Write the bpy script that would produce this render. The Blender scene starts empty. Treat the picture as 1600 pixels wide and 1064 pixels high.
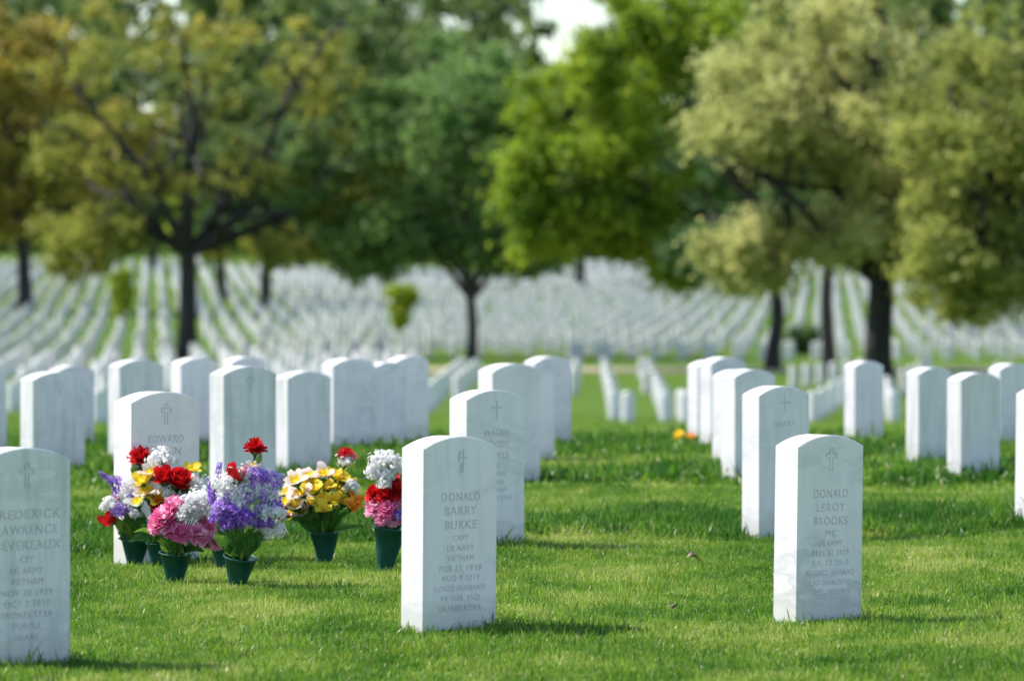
import bpy, bmesh, math, random
import numpy as np
from mathutils import Vector, Matrix, Quaternion
R = math.radians
random.seed(7); RNG = np.random.default_rng(7)
S = bpy.context.scene

# ------------------------------------------------------------ camera
F = 7000.0            # focal length in pixels of the 1600 px wide photograph
HOR = 420.0           # horizon row
CAMZ = 1.16
cam = bpy.data.cameras.new("camera"); camo = bpy.data.objects.new("camera", cam)
S.collection.objects.link(camo); S.camera = camo
cam.sensor_width = 36; cam.lens = 36 * F / 1600
cam.clip_start = 0.5; cam.clip_end = 3000
camo.location = (0, 0, CAMZ)
camo.rotation_euler = (R(90) - math.atan((532 - HOR) / F), 0, 0)
cam.dof.use_dof = True; cam.dof.focus_distance = 15.6; cam.dof.aperture_fstop = 3.9
# ------------------------------------------------------------ world and sun
SUN_EL, SHX, SHY = 48, 0.96, -0.27      # shadows run right and a little towards the camera
w = bpy.data.worlds.new("World"); S.world = w; w.use_nodes = True
nt = w.node_tree; bg = nt.nodes["Background"]
sky = nt.nodes.new("ShaderNodeTexSky"); sky.sky_type = 'NISHITA'; sky.sun_disc = False
sky.sun_elevation = R(SUN_EL)
sky.sun_rotation = math.atan2(-SHX, -SHY)      # clockwise from +Y
sky.air_density = 1.0; sky.dust_density = 0.4; sky.ozone_density = 1.0
nt.links.new(sky.outputs[0], bg.inputs[0]); bg.inputs[1].default_value = 0.125
sd = bpy.data.lights.new("sun", 'SUN'); sd.energy = 4.6; sd.angle = R(0.53); sd.color = (1, .94, .84)
so = bpy.data.objects.new("sun", sd); S.collection.objects.link(so)
n_ = math.hypot(SHX, SHY)
tosun = Vector((-SHX / n_ * math.cos(R(SUN_EL)), -SHY / n_ * math.cos(R(SUN_EL)), math.sin(R(SUN_EL))))
so.rotation_euler = tosun.to_track_quat('Z', 'Y').to_euler()
S.view_settings.view_transform = 'Standard'; S.view_settings.look = 'None'
S.view_settings.exposure = 0.82; S.view_settings.gamma = 1
S.cycles.use_denoising = True
S.cycles.max_bounces = 6; S.cycles.diffuse_bounces = 3; S.cycles.transmission_bounces = 3
S.cycles.transparent_max_bounces = 4; S.cycles.glossy_bounces = 2
S.cycles.caustics_reflective = False; S.cycles.caustics_refractive = False

# ------------------------------------------------------------ helpers
def link(o):
    S.collection.objects.link(o); return o
def tag(o, label=None, cat=None, group=None, kind=None):
    if label: o['label'] = label
    if cat: o['category'] = cat
    if group: o['group'] = group
    if kind: o['kind'] = kind
    return o
def empty(name, loc, rz=0, **k):
    o = bpy.data.objects.new(name, None); link(o); o.location = loc; o.rotation_euler = (0, 0, rz)
    o.empty_display_size = .1
    return tag(o, **k)
def mesh_np(name, V, Fq, mats=(), midx=None, smooth=True):
    """V (n,3), Fq (m,k) faces of the same size"""
    V = np.asarray(V, np.float32); Fq = np.asarray(Fq, np.int32)
    me = bpy.data.meshes.new(name); k = Fq.shape[1]; m = len(Fq)
    me.vertices.add(len(V)); me.vertices.foreach_set('co', V.ravel())
    me.loops.add(m * k); me.loops.foreach_set('vertex_index', Fq.ravel())
    me.polygons.add(m); me.polygons.foreach_set('loop_start', np.arange(m, dtype=np.int32) * k)
    me.polygons.foreach_set('loop_total', np.full(m, k, np.int32))
    if midx is not None: me.polygons.foreach_set('material_index', np.asarray(midx, np.int32))
    me.polygons.foreach_set('use_smooth', np.full(m, smooth, bool))
    me.update(calc_edges=True)
    for a in mats: me.materials.append(a)
    return me
class MB:
    def __init__(s): s.v = []; s.f = []; s.m = []
    def add(s, V, Fs, m=0):
        o = len(s.v); s.v += [tuple(p) for p in V]; s.f += [tuple(i + o for i in f) for f in Fs]; s.m += [m] * len(Fs)
    def tube(s, pts, rad, n=8, m=0, cap=True):
        pts = [Vector(p) for p in pts]; rings = []
        up = Vector((.13, .97, .2))
        for i, p in enumerate(pts):
            d = (pts[min(i + 1, len(pts) - 1)] - pts[max(i - 1, 0)]).normalized()
            a = d.cross(up)
            if a.length < 1e-4: a = d.cross(Vector((1, 0, 0)))
            a.normalize(); b = d.cross(a)
            rings.append([p + (a * math.cos(2 * math.pi * k / n) + b * math.sin(2 * math.pi * k / n)) * rad[i] for k in range(n)])
        V = [q for r in rings for q in r]; Fs = []
        for i in range(len(pts) - 1):
            for k in range(n):
                Fs.append((i * n + k, i * n + (k + 1) % n, (i + 1) * n + (k + 1) % n, (i + 1) * n + k))
        if cap:
            Fs.append(tuple(range(n))[::-1]); Fs.append(tuple((len(pts) - 1) * n + k for k in range(n)))
        s.add(V, Fs, m)
    def lathe(s, prof, n=24, m=0, M=None):
        V = []; Fs = []
        for (r, z) in prof:
            for k in range(n): V.append(Vector((r * math.cos(2 * math.pi * k / n), r * math.sin(2 * math.pi * k / n), z)))
        for i in range(len(prof) - 1):
            for k in range(n): Fs.append((i * n + k, i * n + (k + 1) % n, (i + 1) * n + (k + 1) % n, (i + 1) * n + k))
        if M: V = [M @ v for v in V]
        s.add(V, Fs, m)
    def build(s, name, mats, parent=None, smooth=True, loc=None):
        me = bpy.data.meshes.new(name); me.from_pydata(s.v, [], s.f); me.update()
        for a in (mats if isinstance(mats, (list, tuple)) else [mats]): me.materials.append(a)
        me.polygons.foreach_set('material_index', s.m); me.polygons.foreach_set('use_smooth', [smooth] * len(s.f))
        o = bpy.data.objects.new(name, me); link(o)
        if parent: o.parent = parent
        if loc is not None: o.location = loc
        return o

# ------------------------------------------------------------ materials
def new_mat(name):
    m = bpy.data.materials.new(name); m.use_nodes = True
    return m, m.node_tree, m.node_tree.nodes["Principled BSDF"]
def noise(nt, scale, detail=4, coord=None, rough=.55, dist=0):
    n = nt.nodes.new("ShaderNodeTexNoise"); n.inputs['Scale'].default_value = scale
    n.inputs['Detail'].default_value = detail; n.inputs['Roughness'].default_value = rough
    n.inputs['Distortion'].default_value = dist
    if coord: nt.links.new(coord, n.inputs['Vector'])
    return n
def ramp(nt, fac, stops):
    r = nt.nodes.new("ShaderNodeValToRGB"); e = r.color_ramp.elements
    while len(e) < len(stops): e.new(.5)
    for el, (p, c) in zip(e, stops): el.position = p; el.color = (*c, 1)
    nt.links.new(fac, r.inputs[0]); return r
def mixc(nt, fac, a, b, mode='MIX'):
    m = nt.nodes.new("ShaderNodeMix"); m.data_type = 'RGBA'; m.blend_type = mode
    for sock, v in ((m.inputs[0], fac), (m.inputs[6], a), (m.inputs[7], b)):
        if hasattr(v, 'is_linked') or hasattr(v, 'links'): nt.links.new(v, sock)
        elif isinstance(v, (tuple, list)): sock.default_value = (*v, 1)
        else: sock.default_value = v
    return m.outputs[2]
def geo_pos(nt):
    return nt.nodes.new("ShaderNodeNewGeometry").outputs['Position']
def obj_co(nt):
    return nt.nodes.new("ShaderNodeTexCoord").outputs['Object']

def marble(name, tint=(.80, .80, .79), vein=.5, stain=.5):
    m, nt, b = new_mat(name)
    oi = nt.nodes.new("ShaderNodeObjectInfo")
    mp = nt.nodes.new("ShaderNodeMapping"); nt.links.new(obj_co(nt), mp.inputs[0])
    cx = nt.nodes.new("ShaderNodeCombineXYZ"); nt.links.new(oi.outputs['Random'], cx.inputs[0])
    nt.links.new(oi.outputs['Random'], cx.inputs[1])
    sc = nt.nodes.new("ShaderNodeVectorMath"); sc.operation = 'SCALE'; sc.inputs[3].default_value = 37
    nt.links.new(cx.outputs[0], sc.inputs[0]); nt.links.new(sc.outputs[0], mp.inputs['Location'])
    mp.inputs['Rotation'].default_value = (R(8), R(-28), 0); mp.inputs['Scale'].default_value = (1, 1, 3.0)
    n1 = noise(nt, 3.2, 6, mp.outputs[0], .6, .8)
    r1 = ramp(nt, n1.outputs[0], [(.40, (0, 0, 0)), (.50, (1, 1, 1)), (.57, (0, 0, 0))])
    n1b = noise(nt, 1.7, 3, mp.outputs[0], .5)
    r1b = ramp(nt, n1b.outputs[0], [(.45, (0, 0, 0)), (.65, (1, 1, 1))])
    vf = nt.nodes.new("ShaderNodeMath"); vf.operation = 'MULTIPLY'
    nt.links.new(r1.outputs[0], vf.inputs[0]); nt.links.new(r1b.outputs[0], vf.inputs[1])
    vf2 = nt.nodes.new("ShaderNodeMath"); vf2.operation = 'MULTIPLY'; vf2.inputs[1].default_value = vein
    nt.links.new(vf.outputs[0], vf2.inputs[0])
    c = mixc(nt, vf2.outputs[0], tint, (.43, .45, .47))
    # vertical rain staining
    mp2 = nt.nodes.new("ShaderNodeMapping"); nt.links.new(obj_co(nt), mp2.inputs[0])
    nt.links.new(sc.outputs[0], mp2.inputs['Location']); mp2.inputs['Scale'].default_value = (14, 14, 1.6)
    n2 = noise(nt, 1.6, 5, mp2.outputs[0], .6)
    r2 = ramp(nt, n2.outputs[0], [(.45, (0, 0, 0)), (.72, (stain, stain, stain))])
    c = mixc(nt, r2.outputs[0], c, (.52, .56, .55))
    n3 = noise(nt, 120, 2, obj_co(nt)); c = mixc(nt, .10, c, n3.outputs[1], 'OVERLAY')
    # green-brown soil splash near the ground
    sx = nt.nodes.new("ShaderNodeSeparateXYZ"); nt.links.new(obj_co(nt), sx.inputs[0])
    n4 = noise(nt, 14, 4, mp.outputs[0])
    ad = nt.nodes.new("ShaderNodeMath"); ad.operation = 'MULTIPLY_ADD'; nt.links.new(n4.outputs[0], ad.inputs[0])
    ad.inputs[1].default_value = -.16; nt.links.new(sx.outputs[2], ad.inputs[2])
    r4 = ramp(nt, ad.outputs[0], [(0, (.35, .35, .35)), (.05, (0, 0, 0))])
    c = mixc(nt, r4.outputs[0], c, (.40, .42, .32))
    nt.links.new(c, b.inputs['Base Color'])
    b.inputs['Roughness'].default_value = .55; b.inputs['Specular IOR Level'].default_value = .3
    bp = nt.nodes.new("ShaderNodeBump"); bp.inputs['Strength'].default_value = .12; bp.inputs['Distance'].default_value = .002
    n5 = noise(nt, 260, 3, obj_co(nt)); nt.links.new(n5.outputs[0], bp.inputs['Height'])
    nt.links.new(bp.outputs[0], b.inputs['Normal'])
    return m
M_MARBLE = marble("white_marble", (.86, .82, .85), .4, .35)
M_MARBLE_V = marble("veined_marble", (.87, .825, .85), .55, .3)
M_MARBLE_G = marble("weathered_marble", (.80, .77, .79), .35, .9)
M_MARBLE_P = marble("pinkish_marble", (.90, .83, .845), .4, .2)
m, nt, b = new_mat("groove_shade"); b.inputs['Roughness'].default_value = .9  # letter floors coloured darker than the marble to strengthen the grooves' shade
nt.links.new(ramp(nt, noise(nt, 60, 3, obj_co(nt)).outputs[0], [(.3, (.56, .56, .58)), (.7, (.74, .74, .76))]).outputs[0], b.inputs['Base Color'])
M_GROOVE = m

def foliage_mat(name, c1, c2, c3, scale=.35, trans=.45, fine=6.0):
    m = bpy.data.materials.new(name); m.use_nodes = True; nt = m.node_tree
    b = nt.nodes["Principled BSDF"]; out = nt.nodes["Material Output"]
    p = geo_pos(nt)
    n1 = noise(nt, scale, 3, p); n2 = noise(nt, fine, 2, p)
    a = nt.nodes.new("ShaderNodeMath"); a.operation = 'MULTIPLY_ADD'
    nt.links.new(n2.outputs[0], a.inputs[0]); a.inputs[1].default_value = .6
    mm = nt.nodes.new("ShaderNodeMath"); mm.operation = 'MULTIPLY'; mm.inputs[1].default_value = .6
    nt.links.new(n1.outputs[0], mm.inputs[0]); nt.links.new(mm.outputs[0], a.inputs[2])
    c = ramp(nt, a.outputs[0], [(.42, c1), (.6, c2), (.78, c3)]).outputs[0]
    nt.links.new(c, b.inputs['Base Color']); b.inputs['Roughness'].default_value = .55
    b.inputs['Specular IOR Level'].default_value = .35
    t = nt.nodes.new("ShaderNodeBsdfTranslucent"); nt.links.new(c, t.inputs[0])
    mx = nt.nodes.new("ShaderNodeMixShader"); mx.inputs[0].default_value = trans
    nt.links.new(b.outputs[0], mx.inputs[1]); nt.links.new(t.outputs[0], mx.inputs[2])
    nt.links.new(mx.outputs[0], out.inputs[0])
    return m
def petal_mat(name, c, c2=None, trans=.35, rough=.6, sc=40):
    m = bpy.data.materials.new(name); m.use_nodes = True; nt = m.node_tree
    b = nt.nodes["Principled BSDF"]; out = nt.nodes["Material Output"]
    c2 = c2 or tuple(x * .7 for x in c)
    col = ramp(nt, noise(nt, sc, 2, geo_pos(nt)).outputs[0], [(.35, c2), (.6, c)]).outputs[0]
    nt.links.new(col, b.inputs['Base Color']); b.inputs['Roughness'].default_value = rough
    b.inputs['Specular IOR Level'].default_value = .3
    t = nt.nodes.new("ShaderNodeBsdfTranslucent"); nt.links.new(col, t.inputs[0])
    mx = nt.nodes.new("ShaderNodeMixShader"); mx.inputs[0].default_value = trans
    nt.links.new(b.outputs[0], mx.inputs[1]); nt.links.new(t.outputs[0], mx.inputs[2])
    nt.links.new(mx.outputs[0], out.inputs[0])
    return m
P_RED = petal_mat("red_petal", (.75, .015, .02), (.5, .006, .012), .25)
P_DRED = petal_mat("dark_red_petal", (.35, .006, .02), (.22, .004, .012), .2)
P_PINK = petal_mat("pink_petal", (.95, .30, .56), (.92, .16, .42), .45)
P_LPINK = petal_mat("light_pink_petal", (.96, .56, .72), (.93, .38, .58), .45)
P_WHITE = petal_mat("white_petal", (.95, .94, .94), (.92, .91, .92), .6)
P_CREAM = petal_mat("blush_petal", (.95, .85, .80), (.94, .78, .72), .5)
P_YEL = petal_mat("yellow_petal", (.97, .80, .07), (.97, .70, .05), .5)
P_ORG = petal_mat("orange_petal", (.95, .40, .03), (.85, .22, .02), .3)
P_PUR = petal_mat("purple_petal", (.40, .18, .74), (.25, .10, .58), .4)
P_LIL = petal_mat("lilac_petal", (.66, .48, .88), (.48, .30, .78), .45)
M_LEAF = petal_mat("leaf_green", (.07, .19, .03), (.03, .10, .02), .3, .45, 25)
M_LEAFL = petal_mat("leaf_light_green", (.22, .36, .05), (.10, .22, .03), .35, .45, 25)
m, nt, b = new_mat("green_plastic"); b.inputs['Roughness'].default_value = .45; b.inputs['Specular IOR Level'].default_value = .25
nt.links.new(ramp(nt, noise(nt, 18, 3, obj_co(nt)).outputs[0], [(.3, (.006, .055, .045)), (.7, (.012, .085, .07))]).outputs[0], b.inputs['Base Color'])
M_VASE = m
m, nt, b = new_mat("floral_foam"); b.inputs['Base Color'].default_value = (.02, .05, .02, 1); b.inputs['Roughness'].default_value = 1
M_FOAM = m
m, nt, b = new_mat("brown_bark_scrap"); b.inputs['Roughness'].default_value = .8
nt.links.new(ramp(nt, noise(nt, 70, 4, obj_co(nt)).outputs[0], [(.3, (.26, .17, .11)), (.7, (.50, .38, .27))]).outputs[0], b.inputs['Base Color'])
M_BROWN = m
def bark(name, a, c):
    m, nt, b = new_mat(name); b.inputs['Roughness'].default_value = .95
    mp = nt.nodes.new("ShaderNodeMapping"); nt.links.new(obj_co(nt), mp.inputs[0]); mp.inputs['Scale'].default_value = (6, 6, 1.2)
    n = noise(nt, 3, 5, mp.outputs[0]); nt.links.new(ramp(nt, n.outputs[0], [(.35, a), (.7, c)]).outputs[0], b.inputs['Base Color'])
    bp = nt.nodes.new("ShaderNodeBump"); bp.inputs['Distance'].default_value = .04; nt.links.new(n.outputs[0], bp.inputs['Height'])
    nt.links.new(bp.outputs[0], b.inputs['Normal']); return m
M_BARK = bark("dark_bark", (.018, .017, .018), (.06, .055, .055))
M_BARKB = bark("brown_bark", (.045, .033, .03), (.12, .09, .085))

# ------------------------------------------------------------ ground
def sstep(a, b, t):
    t = np.clip((t - a) / (b - a), 0, 1); return t * t * (3 - 2 * t)
KY = np.array([-60, 27.5, 34, 60, 90, 120, 150, 175, 205, 235, 270, 320, 380, 440, 520, 700, 1300])
KZ = np.array([0, 0, -.12, -1.02, -1.93, -2.18, -2.24, -2.22, -1.95, -1.5, -.85, .15, 1.15, 2.1, 3.2, 4.5, 6.0])
def ground_z(x, y):
    x = np.asarray(x, float); y = np.asarray(y, float)
    z = np.interp(y, KY, KZ)
    # the left-hand hill is higher, and the stones on the left stand a little lower in the dip
    ang = x / np.maximum(y, 1)
    left = sstep(-.03, -.075, ang)
    z = z + left * sstep(200, 330, y) * .9
    right = sstep(.06, .11, ang)
    z = z - right * sstep(240, 420, y) * 1.0
    z = z + .018 * np.sin(x * 1.7 + y * .6) * np.sin(y * .9 - x * .4) * (y < 60)
    return z
def gz(x, y): return float(ground_z(x, y))
def P(px, py_or_d, d=None):
    """pixel column at distance d -> world x"""
    return (px - 800) / F * py_or_d
ys = np.concatenate([np.arange(-60, 10, 7), np.arange(10, 34, .3), np.arange(34, 180, 3), np.arange(180, 700, 12), np.arange(700, 1301, 100)])
us = np.concatenate([np.linspace(-1, -.13, 12), np.linspace(-.125, .125, 60), np.linspace(.13, 1, 12)])
V = []
for y in ys:
    wdt = max(abs(y), 40) * 1.0
    xs = us * wdt * (1 if y < 40 else 1)
    V.append(np.stack([xs, np.full_like(xs, y), ground_z(xs, y)], 1))
V = np.concatenate(V); nx = len(us)
Fq = np.array([(j * nx + i, j * nx + i + 1, (j + 1) * nx + i + 1, (j + 1) * nx + i) for j in range(len(ys) - 1) for i in range(nx - 1)])
m, nt, b = new_mat("lawn_soil"); b.inputs['Roughness'].default_value = 1; b.inputs['Specular IOR Level'].default_value = .1
p = geo_pos(nt)
c1 = ramp(nt, noise(nt, .8, 5, p).outputs[0], [(.3, (.06, .13, .014)), (.55, (.10, .18, .02)), (.75, (.16, .21, .035))]).outputs[0]
c2 = ramp(nt, noise(nt, 30, 3, p).outputs[0], [(.35, (.45, .45, .45)), (.7, (1, 1, 1))]).outputs[0]
nt.links.new(mixc(nt, .6, c1, c2, 'MULTIPLY'), b.inputs['Base Color'])
M_GROUND = m
g = bpy.data.objects.new("ground", mesh_np("ground", V, Fq, [M_GROUND])); link(g); tag(g, kind='structure')
# the tan cemetery road in the dip
m, nt, b = new_mat("road_gravel"); b.inputs['Roughness'].default_value = .95
nt.links.new(ramp(nt, noise(nt, 3, 6, geo_pos(nt)).outputs[0], [(.3, (.30, .25, .17)), (.7, (.45, .38, .27))]).outputs[0], b.inputs['Base Color'])
xs = np.linspace(-60, 60, 60); V = []; 
for k, yo in enumerate((0, 0, 6.0, 6.0)):
    yy = 146 + yo + xs * .02
    zz = ground_z(xs, yy) + (.05 if k in (1, 2) else -.1)
    V.append(np.stack([xs, yy, zz], 1))
V = np.concatenate(V)
Fq = np.array([(j * 60 + i, j * 60 + i + 1, (j + 1) * 60 + i + 1, (j + 1) * 60 + i) for j in range(3) for i in range(59)])
rd = bpy.data.objects.new("road", mesh_np("road", V, Fq, [m])); link(rd); tag(rd, kind='structure')

# ------------------------------------------------------------ headstones
SW, SD, SH = .330, .102, .62
ROT = R(46)
def arc_profile(w_, h_, inset=0, n=14):
    """closed outline in x,z: bottom corners then the bowed top"""
    rise = .037; a = w_ / 2; rad = (a * a + rise * rise) / (2 * rise)
    pts = [(-a + inset, -.12)]
    half = math.asin(a / rad) * (a - inset) / a
    for k in range(n + 1):
        t = -half + 2 * half * k / n
        pts.append(((rad - inset) * math.sin(t), h_ - rad + (rad - inset) * math.cos(t)))
    pts.append((a - inset, -.12))
    return pts
def emblem_loops(kind, cz):
    L = []
    def cross(x0, z0, wv, hv, t, s=1):   # latin cross outline
        arm = z0 + hv * .16
        return [(x0 - t, z0 - hv / 2), (x0 + t, z0 - hv / 2), (x0 + t, arm - t), (x0 + wv / 2, arm - t), (x0 + wv / 2, arm + t), (x0 + t, arm + t),
                (x0 + t, z0 + hv / 2), (x0 - t, z0 + hv / 2), (x0 - t, arm + t), (x0 - wv / 2, arm + t), (x0 - wv / 2, arm - t), (x0 - t, arm - t)]
    if kind == 'cross':
        L.append(cross(0, cz, .052, .074, .0085)); L.append(cross(0, cz, .0455, .0675, .0052))
    elif kind == 'budded':
        L.append(cross(0, cz, .034, .052, .0032))
        for (ax, az) in ((0, .033), (-.024, .0083), (.024, .0083), (0, -.034)):
            L.append([(ax + .0055 * math.cos(t), cz + az + .0055 * math.sin(t)) for t in [k * math.pi / 4 for k in range(8)]])
    elif kind == 'flame':
        L.append(cross(.010, cz, .030, .074, .0022))
        L.append([(.000, cz + .036), (-.012, cz + .026), (-.016, cz + .004), (-.009, cz - .004), (-.006, cz + .004), (-.0065, cz + .016)])
        L.append([(.004, cz - .002), (-.004, cz - .012), (-.011, cz - .016), (-.010, cz - .032), (-.002, cz - .043), (.005, cz - .034), (.006, cz - .018)])
    return L
def text_curve(lines, h_):
    """list of 2D loops (x,z) for every letter outline of the inscription"""
    loops = []
    for (txt, zc, hh, wtarget) in lines:
        cu = bpy.data.curves.new("t", 'FONT'); cu.body = txt; cu.align_x = 'CENTER'; cu.size = 1; cu.space_character = 1.12
        cu.resolution_u = 2; cu.offset = -.012
        to = bpy.data.objects.new("t", cu); link(to)
        bpy.context.view_layer.update()
        dg = bpy.context.evaluated_depsgraph_get()
        c2 = to.to_curve(dg)
        tl = []
        for sp in c2.splines:
            pts = []; bp = sp.bezier_points; n = len(bp)
            for i in range(n):
                a, b_ = bp[i], bp[(i + 1) % n]
                straight = (a.handle_right - a.co).length < 1e-5 and (b_.handle_left - b_.co).length < 1e-5
                d1 = (b_.co - a.co)
                if not straight and d1.length > 1e-6:
                    e = abs((a.handle_right - a.co).cross(d1).length) + abs((b_.handle_left - b_.co).cross(d1).length)
                    straight = e < 1e-5
                ts = [0] if straight else [0, .25, .5, .75]
                for t in ts:
                    q = (1 - t) ** 3 * a.co + 3 * (1 - t) ** 2 * t * a.handle_right + 3 * (1 - t) * t * t * b_.handle_left + t ** 3 * b_.co
                    if not pts or (abs(pts[-1][0] - q.x) + abs(pts[-1][1] - q.y)) > 1e-4: pts.append((q.x, q.y))
            if len(pts) > 2: tl.append(pts)
        to.to_curve_clear(); bpy.data.objects.remove(to); bpy.data.curves.remove(cu)
        xs = [p[0] for l in tl for p in l]; zs = [p[1] for l in tl for p in l]
        x0, x1, z0, z1 = min(xs), max(xs), min(zs), max(zs)
        sz = hh / .72; sx = wtarget / (x1 - x0)
        for l in tl:
            loops.append([((px - (x0 + x1) / 2) * sx, h_ - zc + (pz - .36) * sz) for px, pz in l])
    return loops
def fill_loops(loops):
    """2D fill with holes through a flat curve -> verts, faces"""
    cu = bpy.data.curves.new("f", 'CURVE'); cu.dimensions = '2D'; cu.fill_mode = 'BOTH'
    for l in loops:
        sp = cu.splines.new('POLY'); sp.points.add(len(l) - 1); sp.use_cyclic_u = True
        for i, (a, b_) in enumerate(l): sp.points[i].co = (a, b_, 0, 1)
    o = bpy.data.objects.new("f", cu); link(o); bpy.context.view_layer.update()
    me = o.evaluated_get(bpy.context.evaluated_depsgraph_get()).to_mesh()
    V = [(v.co.x, v.co.y) for v in me.vertices]; Fs = [tuple(p.vertices) for p in me.polygons]
    E = {}
    for f in Fs:
        for i in range(len(f)):
            k = tuple(sorted((f[i], f[(i + 1) % len(f)]))); E[k] = E.get(k, 0) + 1
    bnd = [k for k, c in E.items() if c == 1]
    o.evaluated_get(bpy.context.evaluated_depsgraph_get()).to_mesh_clear(); bpy.data.objects.remove(o); bpy.data.curves.remove(cu)
    return V, Fs, bnd
def stone_mesh(h=SH, mat=None, cut=None, low=False):
    """local: x along the face, -y the inscribed face, origin at the near (left) front bottom corner's centre line"""
    mat = mat or M_MARBLE
    n = 6 if low else 14
    e = .0035
    outer = arc_profile(SW, h, 0, n); inner = arc_profile(SW, h, e, n)
    mb = MB(); yb, yf = SD / 2, -SD / 2
    rings = [[(x, yb, z) for x, z in inner], [(x, yb - e, z) for x, z in outer], [(x, yf + e, z) for x, z in outer], [(x, yf, z) for x, z in inner]]
    if low: rings = rings[1:3]
    k = len(outer); Vv = [p for r in rings for p in r]; Fs = []
    for j in range(len(rings) - 1):
        for i in range(k): Fs.append((j * k + i, j * k + (i + 1) % k, (j + 1) * k + (i + 1) % k, (j + 1) * k + i))
    Fs.append(tuple(range(k))[::-1])
    if not cut: Fs.append(tuple((len(rings) - 1) * k + i for i in range(k)))
    mb.add(Vv, Fs)
    ins = None
    if cut:
        V2, F2, B2 = fill_loops([inner] + cut)
        zset = {(round(a, 5), round(b_, 5)) for a, b_ in inner}
        mb.add([(a, yf, b_) for a, b_ in V2], F2)
        dep = .004; VV = []; FF = []
        for (i, j) in B2:
            a, b_ = V2[i], V2[j]
            if (round(a[0], 5), round(a[1], 5)) in zset and (round(b_[0], 5), round(b_[1], 5)) in zset: continue
            o = len(VV); VV += [(a[0], yf, a[1]), (b_[0], yf, b_[1]), (b_[0], yf + dep, b_[1]), (a[0], yf + dep, a[1])]; FF.append((o, o + 1, o + 2, o + 3))
        mb.add(VV, FF)
        V3, F3, _ = fill_loops(cut)
        ins = ([(a, yf + dep - .0004, b_) for a, b_ in V3], F3)
        mb.add([(x, yf + dep, z) for x, z in inner], [tuple(range(k))])
    me = bpy.data.meshes.new("headstone"); me.from_pydata(mb.v, [], mb.f); me.materials.append(mat)
    bm = bmesh.new(); bm.from_mesh(me); bmesh.ops.remove_doubles(bm, verts=bm.verts, dist=1e-6)
    bmesh.ops.recalc_face_normals(bm, faces=bm.faces); bm.to_mesh(me); bm.free()
    return me, ins
# near stones: left edge, near corner, right edge, top y, base y at the near corner (photo pixels)
def place(px_c, base_y, d=None):
    d = d or F * CAMZ / (base_y - HOR)
    return (px_c - 800) / F * d, d
def headstone(nc, top, base, label, mat=None, cut=None, kx=1.0, lean=(0, 0), drot=0, low=False, group='white marble headstones of the near rows', d=None):
    """nc: px of the near vertical edge; base: its foot row; top: apex row"""
    x, d = place(nc, base, d)
    z0 = CAMZ - (base - HOR) / F * d
    h = (base - top) / F * d * 1.0 + .0
    # the near corner foot is lower in the picture than the centre foot: correct h for the apex standing farther away
    dc = d + (SW / 2 * math.sin(ROT) + SD / 2 * math.cos(ROT))
    ztop = CAMZ - (top - HOR) / F * dc
    h = (ztop - z0) / kx
    me, ins = stone_mesh(h, mat, cut(h) if cut else None, low)
    o = bpy.data.objects.new("headstone", me); link(o)
    a = ROT + drot
    # near vertical edge in local = (-SW/2, -SD/2); put it at (x, d)
    ox = (-SW / 2 * math.cos(a) + SD / 2 * math.sin(a)) * kx; oy = (-SW / 2 * math.sin(a) - SD / 2 * math.cos(a)) * kx
    o.location = (x - ox, d - oy, z0); o.rotation_euler = (lean[0], lean[1], a); o.scale = (kx, kx, kx)
    tag(o, label, 'headstone', group)
    if ins:
        m2 = bpy.data.meshes.new("inscription"); m2.from_pydata(ins[0], [], ins[1]); m2.materials.append(M_GROOVE)
        i = bpy.data.objects.new("inscription", m2); link(i); i.parent = o
    FOOT.append((o.location.x, o.location.y, a, kx))
    return o
FOOT = []
def names(big, small, kind, z0=.19, wb=.17):
    def f(h):
        L = []
        for i, t in enumerate(big): L.append((t, z0 + i * .0445, .028, min(.25, len(t) * .0285)))
        zz = z0 + len(big) * .0445 - .003
        for i, t in enumerate(small): L.append((t, zz + i * .0318, .0185, min(.245, len(t) * .0172)))
        return emblem_loops(kind, h - .079) + text_curve(L, h)
    return f
def only(kind):
    return lambda h: emblem_loops(kind, h - .079)
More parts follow.
